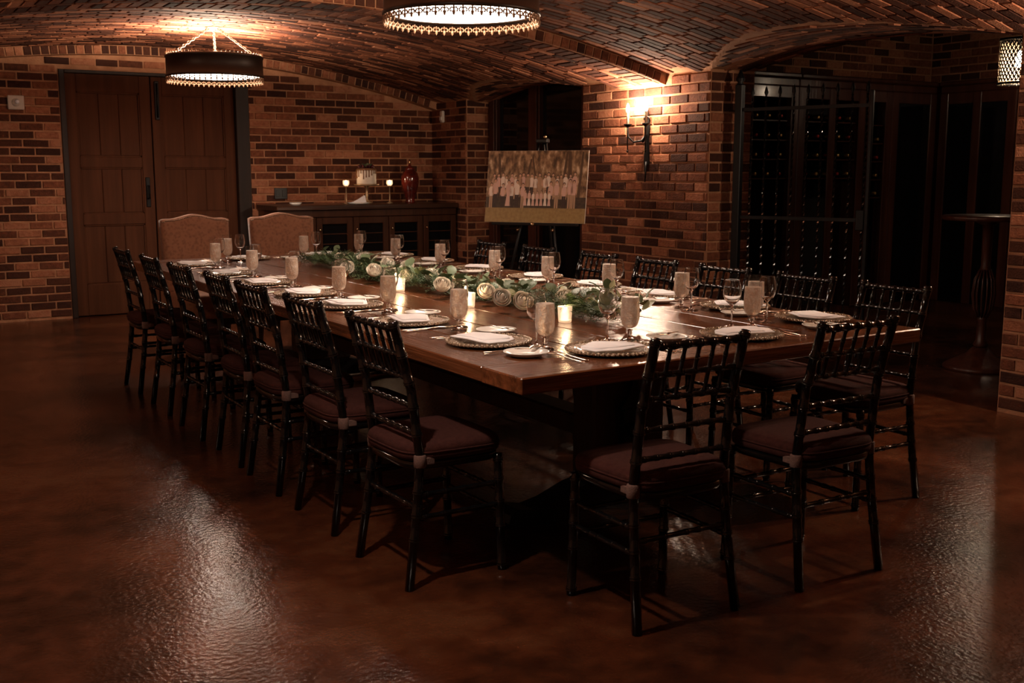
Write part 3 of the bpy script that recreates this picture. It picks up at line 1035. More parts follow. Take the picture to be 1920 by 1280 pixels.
def fork_mesh():
    p = hand + [(.035, .005), (.046, .0115), (.056, .0125)]
    mb = strip_mesh('f', H(p), Wd(p), .0022, None, arch)
    for t in (-.0105, -.0035, .0035, .0105):
        q = [(.055, .0019), (.085, .0017), (.102, .0008)]
        m2 = strip_mesh('t', H(q), Wd(q), .0018, None, lambda y: arch(y) - .001)
        mb.add([(x + t, y, z) for x, y, z in m2.v], m2.f, True)
    return mb.mesh('fork', M['silver'])
def spoon_mesh():
    p = hand + [(.040, .006), (.052, .015), (.066, .0195), (.080, .0185), (.092, .012), (.098, .004)]
    return strip_mesh('s', H(p), Wd(p), .0022, None, arch).mesh('spoon', M['silver'])
def knife_mesh():
    p = [(-.11, .006), (-.105, .0085), (-.07, .0085), (-.02, .0065), (.0, .006), (.004, .0075), (.02, .0098), (.07, .0100), (.105, .0075), (.118, .001)]
    return strip_mesh('k', H(p), Wd(p), .0030, None, lambda y: .002).mesh('knife', M['silver'])
def butter_mesh():
    p = [(-.070, .004), (-.066, .006), (-.045, .006), (-.01, .004), (.0, .004), (.008, .0075), (.035, .0095), (.058, .0085), (.066, .002)]
    return strip_mesh('b', H(p), Wd(p), .0026, None, lambda y: .0155 + (.004 if y > 0 else .008 * abs(y) / .07)).mesh('butter_knife', M['butter_blade'])
FORK, SPOON, KNIFE, BUTTER = fork_mesh(), spoon_mesh(), knife_mesh(), butter_mesh()

def napkin_mesh(seed, peak):
    """folded linen square: two stacked folds, the upper one drawn to a soft point"""
    rnd = random.Random(seed)
    mb = MB()
    def layer(poly, z, th, drape):
        cx = sum(p[0] for p in poly) / len(poly); cy = sum(p[1] for p in poly) / len(poly)
        pts = []
        m = len(poly)
        for i in range(m):
            a, b = Vector(poly[i]), Vector(poly[(i + 1) % m])
            for t in (0, .25, .5, .75):
                q = a.lerp(b, t)
                pts.append(q)
        rows = []
        for k, zz in ((1.0, 0), (1.0, th), (.97, th + .0012), (.66, th + .0025), (.33, th + .003)):
            rows.append([(cx + (q.x - cx) * k, cy + (q.y - cy) * k, z + zz + drape * (abs(k) ** 2) * sin(3 * atan2(q.y - cy, q.x - cx) + seed)) for q in pts])
        r = rings(rows)
        mb.add(r.v, r.f, True)
    w, d = .119, .072
    j = lambda: rnd.uniform(-.006, .006)
    layer([(-w + j(), -d * .75), (-w * .2, -d + j()), (w * .75, -d), (w + j(), -d * .1), (w * .9, d * .55 + j()), (peak * .04, d + .022), (-w * .75, d * .75), (-w - .004, d * .2)], .0135, .003, .0016)
    layer([(-w * .92, -d * .5), (w * .45, -d * .8), (w * .80, d * .35), (peak * .03, d + .010), (-w * .85, d * .55)], .0175, .0035, .0014)
    return mb.mesh('napkin', M['napkin'])
NAPS = [napkin_mesh(s, p) for s, p in ((1, 1), (2, -1), (3, .3), (4, -.4))]

def single(name, me, loc, rz, label, cat, group):
    o = link(name, me, None, loc)
    o.rotation_euler = (0, 0, rz)
    return tag(o, label, cat, group)

# every seat: charger position, direction the guest faces, words for the seat
SEATS = []
for i, y in enumerate([3.29, 3.90, 4.53, 5.07, 5.70, 6.34, 7.05]):
    SEATS.append((1.915, y, -pi / 2, 'at the %s seat on the left side' % ORD[i], 'L'))
for i, y in enumerate([3.14, 3.60, 4.14, 4.68, 5.23, 5.89, 6.53, 7.14]):
    SEATS.append((3.36, y, pi / 2, 'at the %s seat on the right side' % ORD[i], 'R'))
SEATS.append((2.175, 2.925, 0, 'at the near table end, left seat', 'N'))
SEATS.append((2.790, 2.950, 0, 'at the near table end, right seat', 'N'))
SEATS.append((2.385, 7.40, pi, 'at the far table end before the doors', 'F'))
SEATS.append((2.930, 7.42, pi, 'at the far table end nearer the sideboard', 'F'))
for n, (cx, cy, rz, words, side) in enumerate(SEATS):
    m = T((cx, cy, TZ)) @ RZ(rz)
    def at(x, y, z=0.0):
        return m @ Vector((x, y, z))
    J = lambda s: random.uniform(-s, s)
    CHG.place('charger_plate', at(0, 0), rz, 'beaded amber glass charger plate ' + words, 'charger plate', 'charger plates')
    single('napkin', NAPS[n % 4], at(J(.006), -.008 + J(.006), .006), rz + J(.14) + (.12 if side == 'L' else 0), 'white folded linen napkin ' + words, 'napkin', 'folded napkins')
    bx, by = (-.20, .155) if side in 'LR' else (-.275, .085)
    single('bread_plate', BRD, at(bx + J(.01), by + J(.01)), rz, 'small white bread plate ' + words, 'plate', 'bread plates')
    single('butter_knife', BUTTER, at(bx + .01 + J(.01), by + .012 + J(.01), .0012), rz - 1.1 + J(.3), 'butter knife on the bread plate ' + words, 'knife', 'butter knives')
    single('fork', FORK, at(-.178, -.015 + J(.01)), rz + J(.03), 'inner silver fork left of the napkin ' + words, 'fork', 'silver forks')
    single('fork', FORK, at(-.207, -.03 + J(.01)), rz + J(.03), 'outer silver fork left of the napkin ' + words, 'fork', 'silver forks')
    single('dinner_knife', KNIFE, at(.176, -.015 + J(.01)), rz + J(.03), 'silver dinner knife right of the napkin ' + words, 'knife', 'dinner knives')
    single('spoon', SPOON, at(.205, -.03 + J(.01)), rz + J(.03), 'silver spoon right of the napkin ' + words, 'spoon', 'silver spoons')
    if side == 'L':
        g, w = at(.275, .065), at(.275, .065) + Vector((.050, .085, 0))
    elif side == 'R':
        g, w = at(.120, .205), at(.120, .205) + Vector((-.012, -.078, 0))
    elif side == 'N':
        g, w = at(.205, .160), at(.140, .205)
    else:
        g, w = at(.190, .165), at(.115, .205)
    if n == 0:
        g, w = at(.210, .100), at(.140, .110)
    GOB.place('water_goblet', g, J(3), 'short-stemmed goblet of iced water ' + words, 'goblet', 'water goblets')
    WIN.place('wine_glass', w, J(3), 'empty stemmed wine glass ' + words, 'wine glass', 'wine glasses')

# ------------------------------------------------------------------ flower garland, roses and votives
garland = empty('greenery_garland', (2.58, 5.2, TZ))
tag(garland, 'green fern and eucalyptus garland down the middle of the table', 'garland')
def spine(t):          # t 0 near .. 1 far
    y = 3.50 + 3.35 * t
    x = 2.56 + .05 * sin(t * 9) + .06 * t
    return Vector((x - 2.58, y - 5.2, .028 + .008 * sin(t * 17)))
MB().tube([spine(i / 40) for i in range(41)], .006, 6).obj('stem', M['stem'], garland)
fern = MB()
rg = random.Random(3)
for i in range(3400):
    t = rg.random()
    c = spine(t)
    a = rg.uniform(0, 2 * pi)
    L_ = rg.uniform(.05, .125)
    el = rg.uniform(.0, .9)
    d = Vector((cos(a) * cos(el), sin(a) * .8 * cos(el), sin(el)))
    side = Vector((-sin(a), cos(a), 0))
    b = c + Vector((rg.gauss(0, .052), rg.uniform(-.05, .05), rg.uniform(-.018, .028)))
    nn = 6
    for k in range(nn):
        p = b + d * L_ * (k / nn) + Vector((0, 0, -.02 * (k / nn) ** 2))
        p.z = max(p.z, .006)
        w = .020 * (1 - k / nn) + .006
        for s in (-1, 1):
            tip = p + side * s * w + d * .012 + Vector((0, 0, rg.uniform(-.004, .010)))
            tip.z = max(tip.z, .003)
            fern.add([p - d * .0022, p + d * .0022, tip], [(0, 1, 2)])
fo = fern.obj('fern_fronds', M['fern'], garland)
fo['kind'] = 'stuff'
def leaf_mesh(name, mat, w, l, cup):
    vs, fs = [], []
    n = 6
    for i in range(n + 1):
        t = i / n
        ww = w * (sin(pi * min(1, t * .96 + .04)) ** .75)
        for k in (-1, 0, 1):
            vs.append((k * ww, t * l, cup * k * k + .10 * l * sin(pi * t)))
    for i in range(n):
        for k in range(2):
            a = i * 3 + k
            fs.append((a, a + 1, a + 4, a + 3))
    vs2 = [(x, y, z - .0007) for x, y, z in vs]
    o = len(vs)
    fs2 = [tuple(q + o for q in f[::-1]) for f in fs]
    return MB().add(vs + vs2, fs + fs2, True).mesh(name, mat)
LEAVES = [leaf_mesh('leaf', M['leaf'], .024, .055, .004), leaf_mesh('leaf', M['leaf'], .017, .050, .003), leaf_mesh('leaf', M['pale_leaf'], .016, .048, .003)]
def add_leaf(p, az, el, k, sc):
    o = link('leaf', LEAVES[k], garland)
    o.matrix_basis = T(p) @ RZ(az) @ RX(el) @ RY(rg.uniform(-.5, .5)) @ Matrix.Scale(sc, 4)
for i in range(240):
    t = rg.random() ** .9
    c = spine(t)
    a = rg.uniform(0, 2 * pi)
    p = c + Vector((cos(a) * rg.uniform(.03, .095), sin(a) * .06, rg.uniform(.0, .06)))
    p.z = max(p.z, .012)
    add_leaf(p, a - pi / 2, rg.uniform(-.05, .9), rg.choice((0, 0, 1, 1, 2)), rg.uniform(.8, 1.25))
for i in range(30):      # the looser leafy end towards the camera
    t = rg.uniform(-.045, .06)
    c = spine(t)
    a = rg.uniform(-.6, pi + .9)
    p = c + Vector((rg.uniform(-.02, .16), rg.uniform(-.07, .08), rg.uniform(.0, .085)))
    p.z = max(p.z, .012)
    add_leaf(p, a - pi / 2, rg.uniform(.1, 1.2), rg.choice((0, 2, 2, 1)), rg.uniform(.95, 1.3))

def petal_mesh(r, h, spread, close, curl):
    """one petal: cups round the axis; close > 0 pulls the lip inwards, curl rolls it outwards"""
    vs, fs = [], []
    nu, nv = 8, 7
    for j in range(nv + 1):
        t = j / nv
        for i in range(nu + 1):
            u = -1 + 2 * i / nu
            a = u * spread * (.75 + .25 * sin(pi * t))
            rr = r * (.30 + .70 * sin(min(1, t * 1.5) * pi / 2)) - close * r * max(0, t - .45) ** 1.4 * 1.6 + curl * max(0, t - .6) ** 1.5
            zt = h * (t - .16 * u * u * t * t) - curl * .9 * max(0, t - .72)
            vs.append((rr * cos(a), rr * sin(a), zt))
    for j in range(nv):
        for i in range(nu):
            a = j * (nu + 1) + i
            fs.append((a, a + 1, a + nu + 2, a + nu + 1))
    return MB().add(vs, fs, True).mesh('petal', M['rose'])
PET = [petal_mesh(.0105, .050, 1.25, .75, 0), petal_mesh(.0165, .051, 1.05, .55, .001), petal_mesh(.0225, .049, .95, .38, .003), petal_mesh(.0285, .046, .90, .20, .006), petal_mesh(.033, .041, .85, .05, .012)]
ROSE = Proto()
ROSE.part('calyx', MB().lathe([(0, -.012), (.008, -.008), (.012, .002), (.008, .006), (0, .006)], 10).mesh('calyx', M['stem']))
ROSE.part('bud_heart', MB().lathe([(0, .004), (.008, .01), (.0095, .03), (.006, .047), (.0025, .050), (0, .048)], 12).mesh('bud_heart', M['rose']))
for ring, (k, cnt) in enumerate(((0, 3), (1, 4), (2, 5), (3, 5), (4, 5))):
    for q in range(cnt):
        ROSE.part('petal', PET[k], RZ(2 * pi * q / cnt + ring * .7) @ T((0, 0, -.002 * ring)) @ RY(.03 * ring))
ROSES = [(2.40, 4.02, 'facing the camera beside the middle candle, left of a pair'), (2.42, 3.88, 'facing the camera beside the middle candle, right of a pair'),
         (2.60, 3.83, 'by the leafy near end of the garland'), (2.42, 4.60, 'peeping out left of the middle candle'), (2.55, 4.96, 'right of the far candle'),
         (2.50, 5.13, 'just above the far candle'), (2.68, 5.50, 'on the back of the garland past the far candle'), (2.72, 5.85, 'tallest on the garland crest'),
         (2.68, 6.12, 'on the crest of the garland at its far stretch'), (2.44, 5.42, 'low on the near face left of the far candle'), (2.46, 5.84, 'lowest at the far left of the garland'),
         (2.47, 4.27, 'directly behind the middle candle'), (2.66, 4.40, 'behind the middle candle on the back of the garland'), (2.66, 6.42, 'last rose at the far end of the garland')]
for i, (x, y, w) in enumerate(ROSES):
    e = ROSE.place('white_rose', (x, y, TZ + .048 + random.uniform(0, .018)), random.uniform(0, 6), 'creamy white rose ' + w, 'rose', 'roses in the garland', scale=(1.12,) * 3)
    ax = Vector((-.30, -.95, 0)) if i < 3 or i in (9, 10, 11, 3) else Vector((random.uniform(-.6, .3), -.6, 0))
    e.rotation_euler = (Vector((0, 0, 1)).rotation_difference((ax + Vector((0, 0, .55 if i in (0, 1, 10) else 1.0))).normalized())).to_euler()

VOT = Proto()
VOT.part('glass_cup', MB().lathe([(0, 0), (.024, 0), (.0265, .002), (.030, .064), (.0285, .064), (.025, .008), (0, .007)], 24).mesh('glass_cup', M['votive_glass']))
VOT.part('wax', MB().lathe([(0, .008), (.0245, .0082), (.0268, .040), (.010, .0405), (0, .038)], 20).mesh('wax', M['wax']))
VOT.part('flame', MB().lathe([(0, .040), (.0045, .046), (.0055, .052), (.003, .062), (0, .069)], 10).mesh('flame', M['flame']))
for (x, y), w in zip([(2.46, 3.615), (2.375, 4.255), (2.40, 5.02)], ['at the near end of the garland', 'in the middle of the garland by paired roses', 'furthest along the garland']):
    VOT.place('votive_candle', (x, y, TZ), 0, 'lit votive candle in frosted glass ' + w, 'candle', 'votive candles on the table')
    l = bpy.data.lights.new('votive_flame', 'POINT'); l.energy = .55; l.color = (1, .62, .32); l.shadow_soft_size = .012
    o = bpy.data.objects.new('votive_flame', l); o.location = (x, y, TZ + .085); COL.objects.link(o)

# ------------------------------------------------------------------ drum lamps hung on chains
def point_light(name, loc, power, soft, col=WARM):
    l = bpy.data.lights.new(name, 'POINT')
    l.energy = power; l.color = col; l.shadow_soft_size = soft
    o = bpy.data.objects.new(name, l)
    o.location = loc
    COL.objects.link(o)
    return o

LR = .378
LAMP = Proto()
def band_mesh():
    mb = MB()
    prof = [(LR, .0), (LR + .006, .004), (LR + .006, .018), (LR, .022), (LR, .150), (LR + .006, .154), (LR + .006, .168), (LR, .172),
            (LR - .006, .172), (LR - .006, .0)]
    n = 72
    vs, fs = [], []
    for r, z in prof:
        for k in range(n):
            a = 2 * pi * k / n
            vs.append((r * cos(a), r * sin(a), z))
    m = len(prof)
    for i in range(m):
        for k in range(n):
            a, b = i * n + k, i * n + (k + 1) % n
            c, d = ((i + 1) % m) * n + (k + 1) % n, ((i + 1) % m) * n + k
            fs.append((a, b, c, d))
    return mb.add(vs, fs, True).mesh('drum_band', M['bronze'])
LAMP.part('drum_band', band_mesh())
LAMP.part('diffuser', MB().lathe([(0, .014), (LR - .034, .014), (LR - .030, .017), (LR - .034, .020), (0, .020)], 64).mesh('diffuser', M['diffuser']), label='glowing white diffuser disc')
ring = []
for k in range(65):
    a = 2 * pi * k / 64
    ring.append(Vector(((LR - .019) * cos(a), (LR - .019) * sin(a), .012)))
LAMP.part('retaining_ring', MB().tube(ring, .015, 6, caps=False, flat=.35).mesh('retaining_ring', M['bronze']))
fl = MB()
fl.tube([(0, 0, .006), (0, 0, -.016)], .0030, 6)
fl.lathe([(0, -.004), (.0042, 0), (0, .004)], 8, 0, 0, -.030)
for s in (-1, 1):
    pts = [(s * .001, 0, -.010), (s * .008, 0, -.008), (s * .0125, 0, -.014), (s * .011, 0, -.021), (s * .006, 0, -.020)]
    fl.tube(pts, [.0024, .0030, .0030, .0028, .0022], 6)
fl.lathe([(0, .004), (.0060, -.002), (.0042, -.010), (0, -.018)], 8, 0, 0, -.018)
FLEUR = fl.mesh('fleur', M['lit_bronze'])
for k in range(56):
    a = 2 * pi * k / 56
    LAMP.part('fleur', FLEUR, RZ(a) @ T((LR - .001, 0, .004)) @ RZ(pi / 2) @ Matrix.Scale(1.42, 4))
tb = MB()
for k in range(72):
    a = 2 * pi * k / 72
    tb.lathe([(0, 0), (.0045, .003), (.006, .010), (.003, .018), (0, .022)], 6, LR * cos(a), LR * sin(a), .170)
LAMP.part('top_beading', tb.mesh('top_beading', M['lit_bronze']), kind='stuff')
CEIL_OFF = .395
for q in range(3):
    a = 2 * pi * q / 3 + .95
    p0 = Vector((LR * .93 * cos(a), LR * .93 * sin(a), .172)); p1 = Vector((.045 * cos(a), .045 * sin(a), CEIL_OFF - .012))
    ch = MB()
    nl = 15
    d = (p1 - p0).normalized()
    q0 = Vector((0, 0, 1)).rotation_difference(d).to_matrix().to_4x4()
    for i in range(nl):
        c = p0.lerp(p1, (i + .5) / nl)
        ln = (p1 - p0).length / nl * .72
        mt = T(c) @ q0 @ RZ(pi / 2 * (i % 2))
        loop = []
        for k in range(11):
            t = 2 * pi * k / 10
            loop.append(mt @ Vector((.0095 * cos(t), 0, ln * sin(t))))
        ch.tube(loop, .0032, 5, caps=False)
    LAMP.part('chain', ch.mesh('chain', M['chain']))
LAMP.part('canopy', MB().lathe([(0, -.030), (.010, -.026), (.010, -.016), (.030, -.010), (.062, -.004), (.064, .004), (0, .004)], 28, 0, 0, CEIL_OFF).mesh('canopy', M['chain']))
for q in range(3):
    a = 2 * pi * q / 3
    LAMP.part('bulb', MB().lathe([(0, 0), (.012, .002), (.022, .022), (.024, .036), (.016, .052), (0, .058)], 14, .15 * cos(a), .15 * sin(a), .085).mesh('bulb', M['bulb']))
LAMP.part('spider_frame', MB().box(-LR, LR, -.006, .006, .074, .080).box(-.006, .006, -LR, LR, .074, .080).mesh('spider_frame', M['bronze']))
for (x, y), w in zip([(2.66, 4.82), (2.67, 8.94)], ['over the table, cut by the top edge', 'hung by chains before the double door']):
    z = zmain(x) - CEIL_OFF - .010
    LAMP.place('drum_pendant_lamp', (x, y, z), .3, 'round bronze drum lamp with scalloped rim ' + w, 'pendant lamp', 'drum pendant lamps')
    for q in range(3):
        a = 2 * pi * q / 3 + .3
        point_light('drum_bulb', (x + .15 * cos(a), y + .15 * sin(a), z + .158), UP_POWER / 3, .03)

# ------------------------------------------------------------------ twin-candle wall sconces (recipe points out along +Y)
SCN = Proto()
bp_ = MB()
bp_.prism([(-.030, -.26), (.030, -.26), (.020, -.05), (.034, .02), (.022, .10), (-.022, .10), (-.034, .02), (-.020, -.05)], 0, .012, mtx=RX(pi / 2) @ RY(pi))
SCN.part('backplate', bp_.mesh('backplate', M['iron']))
fin = MB().lathe([(0, -.02), (.012, -.01), (.008, .0), (.018, .02), (.012, .045), (0, .075)], 10, 0, .010, .11)
for s in (-1, 1):
    fin.tube([(0, .012, .10), (s * .018, .012, .115), (s * .034, .012, .105), (s * .036, .012, .088)], [.006, .007, .006, .004], 6)
SCN.part('finial', fin.mesh('finial', M['bronze']))
for s in (-1, 1):
    arm = MB().tube([(0, .015, -.02), (s * .012, .05, -.075), (s * .06, .095, -.085), (s * .105, .11, -.045), (s * .115, .112, .0), (s * .115, .112, .04)], [.008, .009, .008, .007, .007, .007], 8)
    arm.tube([(s * .115, .112, .04), (s * .115, .112, -.15)], .005, 6)
    arm.lathe([(0, -.014), (.009, -.006), (.009, .004), (0, .012)], 8, s * .115, .112, -.155)
    SCN.part('arm', arm.mesh('arm', M['iron']))
    SCN.part('drip_cup', MB().lathe([(0, -.020), (.012, -.018), (.030, -.002), (.036, .004), (.034, .006), (.010, .0), (0, .0)], 16, s * .115, .112, .052).mesh('drip_cup', M['iron']))
    SCN.part('candle_sleeve', MB().lathe([(.0105, 0), (.0105, .095), (.008, .098), (0, .098)], 12, s * .115, .112, .052).mesh('candle_sleeve', M['candle_sleeve']))
    SCN.part('bulb', MB().lathe([(0, .148), (.010, .150), (.0155, .168), (.013, .190), (.005, .212), (0, .220)], 12, s * .115, .112, 0).mesh('bulb', M['bulb']))
lug = MB().tube([(0, .012, -.24), (0, .02, -.40)], [.010, .004], 8)
SCN.part('tail', lug.mesh('tail', M['iron']))
SCX, SCY, SCZ = PX - .011, 6.99, 1.67
SCN.place('wall_sconce', (SCX, SCY, SCZ), pi / 2, 'wrought iron sconce with two lit candle bulbs on the brick pier', 'sconce', 'twin-candle sconces')
SLX, SLY = XL + .002, 7.0
SCN.place('wall_sconce', (SLX, SLY, SCZ), -pi / 2, 'wrought iron sconce with two bulbs on the unseen left wall', 'sconce', 'twin-candle sconces')
SNY = 2.60
SCN.place('wall_sconce', (SCX, SNY, SCZ), pi / 2, 'wrought iron sconce with two bulbs on the near pier, right of the picture', 'sconce', 'twin-candle sconces')
for s in (-1, 1):
    point_light('sconce_bulb', (SCX - .114, SNY + s * .115, SCZ + .235), NEAR_SCONCE_POWER, .02)
    point_light('sconce_bulb', (SCX - .114, SCY + s * .115, SCZ + .235), SCONCE_POWER, .02)
    point_light('sconce_bulb', (SLX + .114, SLY + s * .115, SCZ + .235), LEFT_SCONCE_POWER, .02)

# ------------------------------------------------------------------ perforated pendant in the wine cellar
def pierced_pendant(loc, ceil_z, label, power, col):
    pend = empty('perforated_pendant', loc)
    tag(pend, label, 'pendant lamp', 'pierced pendant lamps')
    pr, ph, nc, nr, k = .153, .335, 30, 12, .68
    vs, fs = [], []
    for j in range(nr):
        for i in range(nc):
            a0 = 2 * pi * (i + (.5 if j % 2 else 0)) / nc
            da, zc, hz = pi / nc, ph * (j + .5) / nr, ph / nr
            P = lambda a, z: (pr * cos(a), pr * sin(a), z)
            # lattice cell: a diamond frame with a diamond hole
            o = len(vs)
            vs += [P(a0 - da, zc), P(a0, zc + hz), P(a0 + da, zc), P(a0, zc - hz)]
            vs += [P(a0 - da * k, zc), P(a0, zc + hz * k), P(a0 + da * k, zc), P(a0, zc - hz * k)]
            for q in range(4):
                q2 = (q + 1) % 4
                fs.append((o + q, o + q2, o + 4 + q2, o + 4 + q))
    MB().add(vs, fs).obj('pierced_shade', M['iron'], pend)
    k_ = (pr - .003) / pr
    MB().add([(x * k_, y * k_, z) for x, y, z in vs], fs).obj('inner_lining', M['lining'], pend)
    for z0 in (-.012, ph - .004):
        MB().lathe([(pr + .003, 0), (pr + .003, .018), (pr - .003, .018), (pr - .003, 0), (pr + .003, 0)], 48, 0, 0, z0, caps=False).obj('rim', M['iron'], pend)
    MB().lathe([(0, 0), (.018, .004), (.032, .04), (.030, .062), (.014, .10), (.012, .13), (0, .13)], 16, 0, 0, .12).obj('bulb', M['bulb'], pend)
    MB().box(-pr, pr, -.005, .005, ph + .002, ph + .010).box(-.005, .005, -pr, pr, ph + .002, ph + .010).obj('spider_frame', M['iron'], pend)
    top = ceil_z - loc[2] - .016
    MB().tube([(0, 0, .24), (0, 0, top + .002)], .006, 8).obj('rod', M['iron'], pend)
    MB().lathe([(0, 0), (.05, .004), (.055, .014), (0, .014)], 20, 0, 0, top).obj('canopy', M['iron'], pend)
    point_light('pendant_bulb', (loc[0], loc[1], loc[2] + .10), power, .03, col)
pierced_pendant((8.16, 5.56, 2.055), 2.80, 'small cylindrical pendant shade pierced with diamonds in the wine cellar', PENDANT_POWER, WARM)
pierced_pendant((.90, 2.72, 1.95), zmain(.90), 'pierced pendant over the left aisle above the top of the picture', AISLE_POWER, (1.0, 0.82, 0.68))

# ------------------------------------------------------------------ sideboard against the back wall
SBX0, SBX1, SBY0, SBZ = 3.60, 5.56, 10.20, 1.03
sb = empty('sideboard', ((SBX0 + SBX1) / 2, (SBY0 + YB) / 2, 0))
tag(sb, 'long dark wooden sideboard with glazed wine doors along the back wall', 'sideboard')
sl = [MB().box(SBX0 - .02, SBX1 + .0, SBY0 - .03, YB - .014, SBZ - .05, SBZ, .006).obj('top_board', M['sideboard_top'], sb),
      MB().box(SBX0, SBX1 - .01, SBY0 + .03, YB - .015, .08, SBZ - .05).obj('carcass', M['sideboard'], sb),
      MB().box(SBX0 + .02, SBX1 - .03, SBY0 + .06, YB - .02, 0, .08).obj('plinth', M['sideboard'], sb),
      MB().box(SBX0, SBX1 - .01, SBY0, SBY0 + .03, SBZ - .12, SBZ - .05, .004).obj('frieze', M['sideboard'], sb)]
nd = 5
dw = (SBX1 - .01 - SBX0) / nd
for k in range(nd):
    xa, xb = SBX0 + k * dw + .004, SBX0 + (k + 1) * dw - .004
    z0, z1 = .09, SBZ - .125
    dr_ = MB().box(xa + .055, xb - .055, SBY0 + .018, SBY0 + .028, z0 + .06, z1 - .06).obj('cabinet_door', M['dark_glass'], sb)
    for a, b in ((xa, xa + .06), (xb - .06, xb)):
        MB().box(a, b, SBY0, SBY0 + .028, z0, z1, .004).obj('stile', M['sideboard'], dr_)
    for a, b in ((z0, z0 + .065), (z1 - .065, z1)):
        MB().box(xa + .06, xb - .06, SBY0, SBY0 + .028, a, b, .004).obj('rail', M['sideboard'], dr_)
    for q in range(6):
        zz = z0 + .065 + (z1 - z0 - .13) * (q + 1) / 7
        MB().box(xa + .06, xb - .06, SBY0 + .012, SBY0 + .019, zz - .004, zz + .004).obj('rack_bar', M['sideboard'], dr_)
    MB().lathe([(0, 0), (.006, .0), (.006, .012), (.013, .018), (.010, .026), (0, .028)], 12, mtx=T((xa + .03, SBY0, z1 - .12)) @ RX(pi / 2)).obj('knob', M['brass'], dr_)
    sl.append(dr_)
for o in sl:
    rebase(o, sb)

# cake on its stand
CX, CY = 4.655, 10.48
cst = empty('cake_stand', (CX, CY, SBZ))
tag(cst, 'tall gold pedestal cake stand on the sideboard', 'cake stand')
MB().lathe([(0, 0), (.060, 0), (.062, .006), (.040, .016), (.018, .030), (.013, .060), (.020, .085), (.012, .11), (.014, .165), (.035, .178), (0, .18)], 24).obj('pedestal', M['stand'], cst)
MB().lathe([(0, .178), (.115, .180), (.128, .186), (.130, .196), (.124, .194), (0, .190)], 36).obj('plate', M['stand'], cst)
ck = empty('drip_cake', (CX, CY, SBZ + .197))
tag(ck, 'white drip cake topped with dark berries on the gold stand', 'cake')
MB().lathe([(0, 0), (.097, 0), (.100, .004), (.100, .150), (.094, .158), (0, .160)], 36).obj('cake_body', M['cake'], ck)
dp = MB().lathe([(0, .160), (.094, .159), (.1015, .152), (.1015, .140), (.099, .138)], 36, caps=False)
for k in range(22):
    a = 2 * pi * k / 22
    L_ = random.uniform(.035, .105)
    x, y = .1005 * cos(a), .1005 * sin(a)
    dp.tube([(x, y, .148), (x, y, .148 - L_ * .5), (x * 1.01, y * 1.01, .148 - L_)], [.007, .0055, .0065], 6)
dp.obj('caramel_drip', M['drip'], ck)
for k in range(26):
    a = random.uniform(0, 2 * pi); r = .082 * sqrt(random.random())
    rr = random.uniform(.011, .018)
    MB().lathe([(0, -rr), (rr * .75, -rr * .65), (rr, 0), (rr * .75, rr * .65), (0, rr)], 8).obj('berry', M['berry'], ck, (r * cos(a), r * sin(a), .165 + rr * .5 + random.uniform(0, .018)))
for k in range(9):
    a = random.uniform(0, 2 * pi)
    o = link('sprig_leaf', LEAVES[1], ck)
    o.matrix_basis = T((.05 * cos(a), .05 * sin(a), .175)) @ RZ(a - pi / 2) @ RX(random.uniform(.5, 1.2)) @ Matrix.Scale(.9, 4)
# two stemmed candle holders with glowing cups
HOL = Proto()
HOL.part('stem', MB().lathe([(0, 0), (.036, 0), (.038, .004), (.012, .014), (.006, .03), (.006, .16), (.012, .170), (.020, .178), (0, .18)], 16).mesh('stem', M['stand']))
HOL.part('glass_cup', MB().lathe([(0, .178), (.018, .178), (.030, .192), (.034, .212), (.030, .236), (.028, .236), (.031, .212), (.027, .194), (.015, .182), (0, .181)], 20).mesh('glass_cup', M['votive_glass']))
HOL.part('flame', MB().lathe([(0, .188), (.014, .190), (.020, .205), (.017, .222), (.008, .234), (0, .238)], 12).mesh('flame', M['wax']))
for x, w in ((4.42, 'left of the cake'), (4.905, 'right of the cake')):
    HOL.place('candle_holder', (x, CY - .02, SBZ), 0, 'slim stemmed candle holder glowing on the sideboard ' + w, 'candle holder', 'candle holders on the sideboard')
    point_light('holder_flame', (x, CY - .02, SBZ + .262), .5, .012, (1, .65, .38))
# plates with folded napkin left of the cake, small dish at the left end
ds = empty('dessert_plate', (4.50, 10.34, SBZ))
tag(ds, 'low white plate on the sideboard before the cake', 'plate')
MB().lathe([(0, .003), (.08, .003), (.11, .016), (.115, .015), (.085, 0), (0, 0)], 32).obj('plate', M['porcelain'], ds)
nk = MB().add([(-.10, -.04, .016), (.06, -.05, .016), (.075, .04, .016), (-.08, .05, .016), (.06, -.02, .085), (.055, .01, .085), (-.04, 0, .03)],
              [(3, 2, 1, 0), (0, 1, 4, 6), (1, 2, 5, 4), (2, 3, 6, 5), (3, 0, 6), (4, 5, 6)]).obj('napkin', M['napkin'])
nk.location = (4.505, 10.34, SBZ)
tag(nk, 'white napkin folded to a peak on the sideboard plate', 'napkin')
dd = MB().lathe([(0, .0), (.045, 0), (.062, .022), (.058, .022), (.042, .004), (0, .004)], 20).obj('small_dish', M['porcelain'])
dd.location = (3.84, 10.36, SBZ)
tag(dd, 'small pale dish at the left end of the sideboard', 'dish')
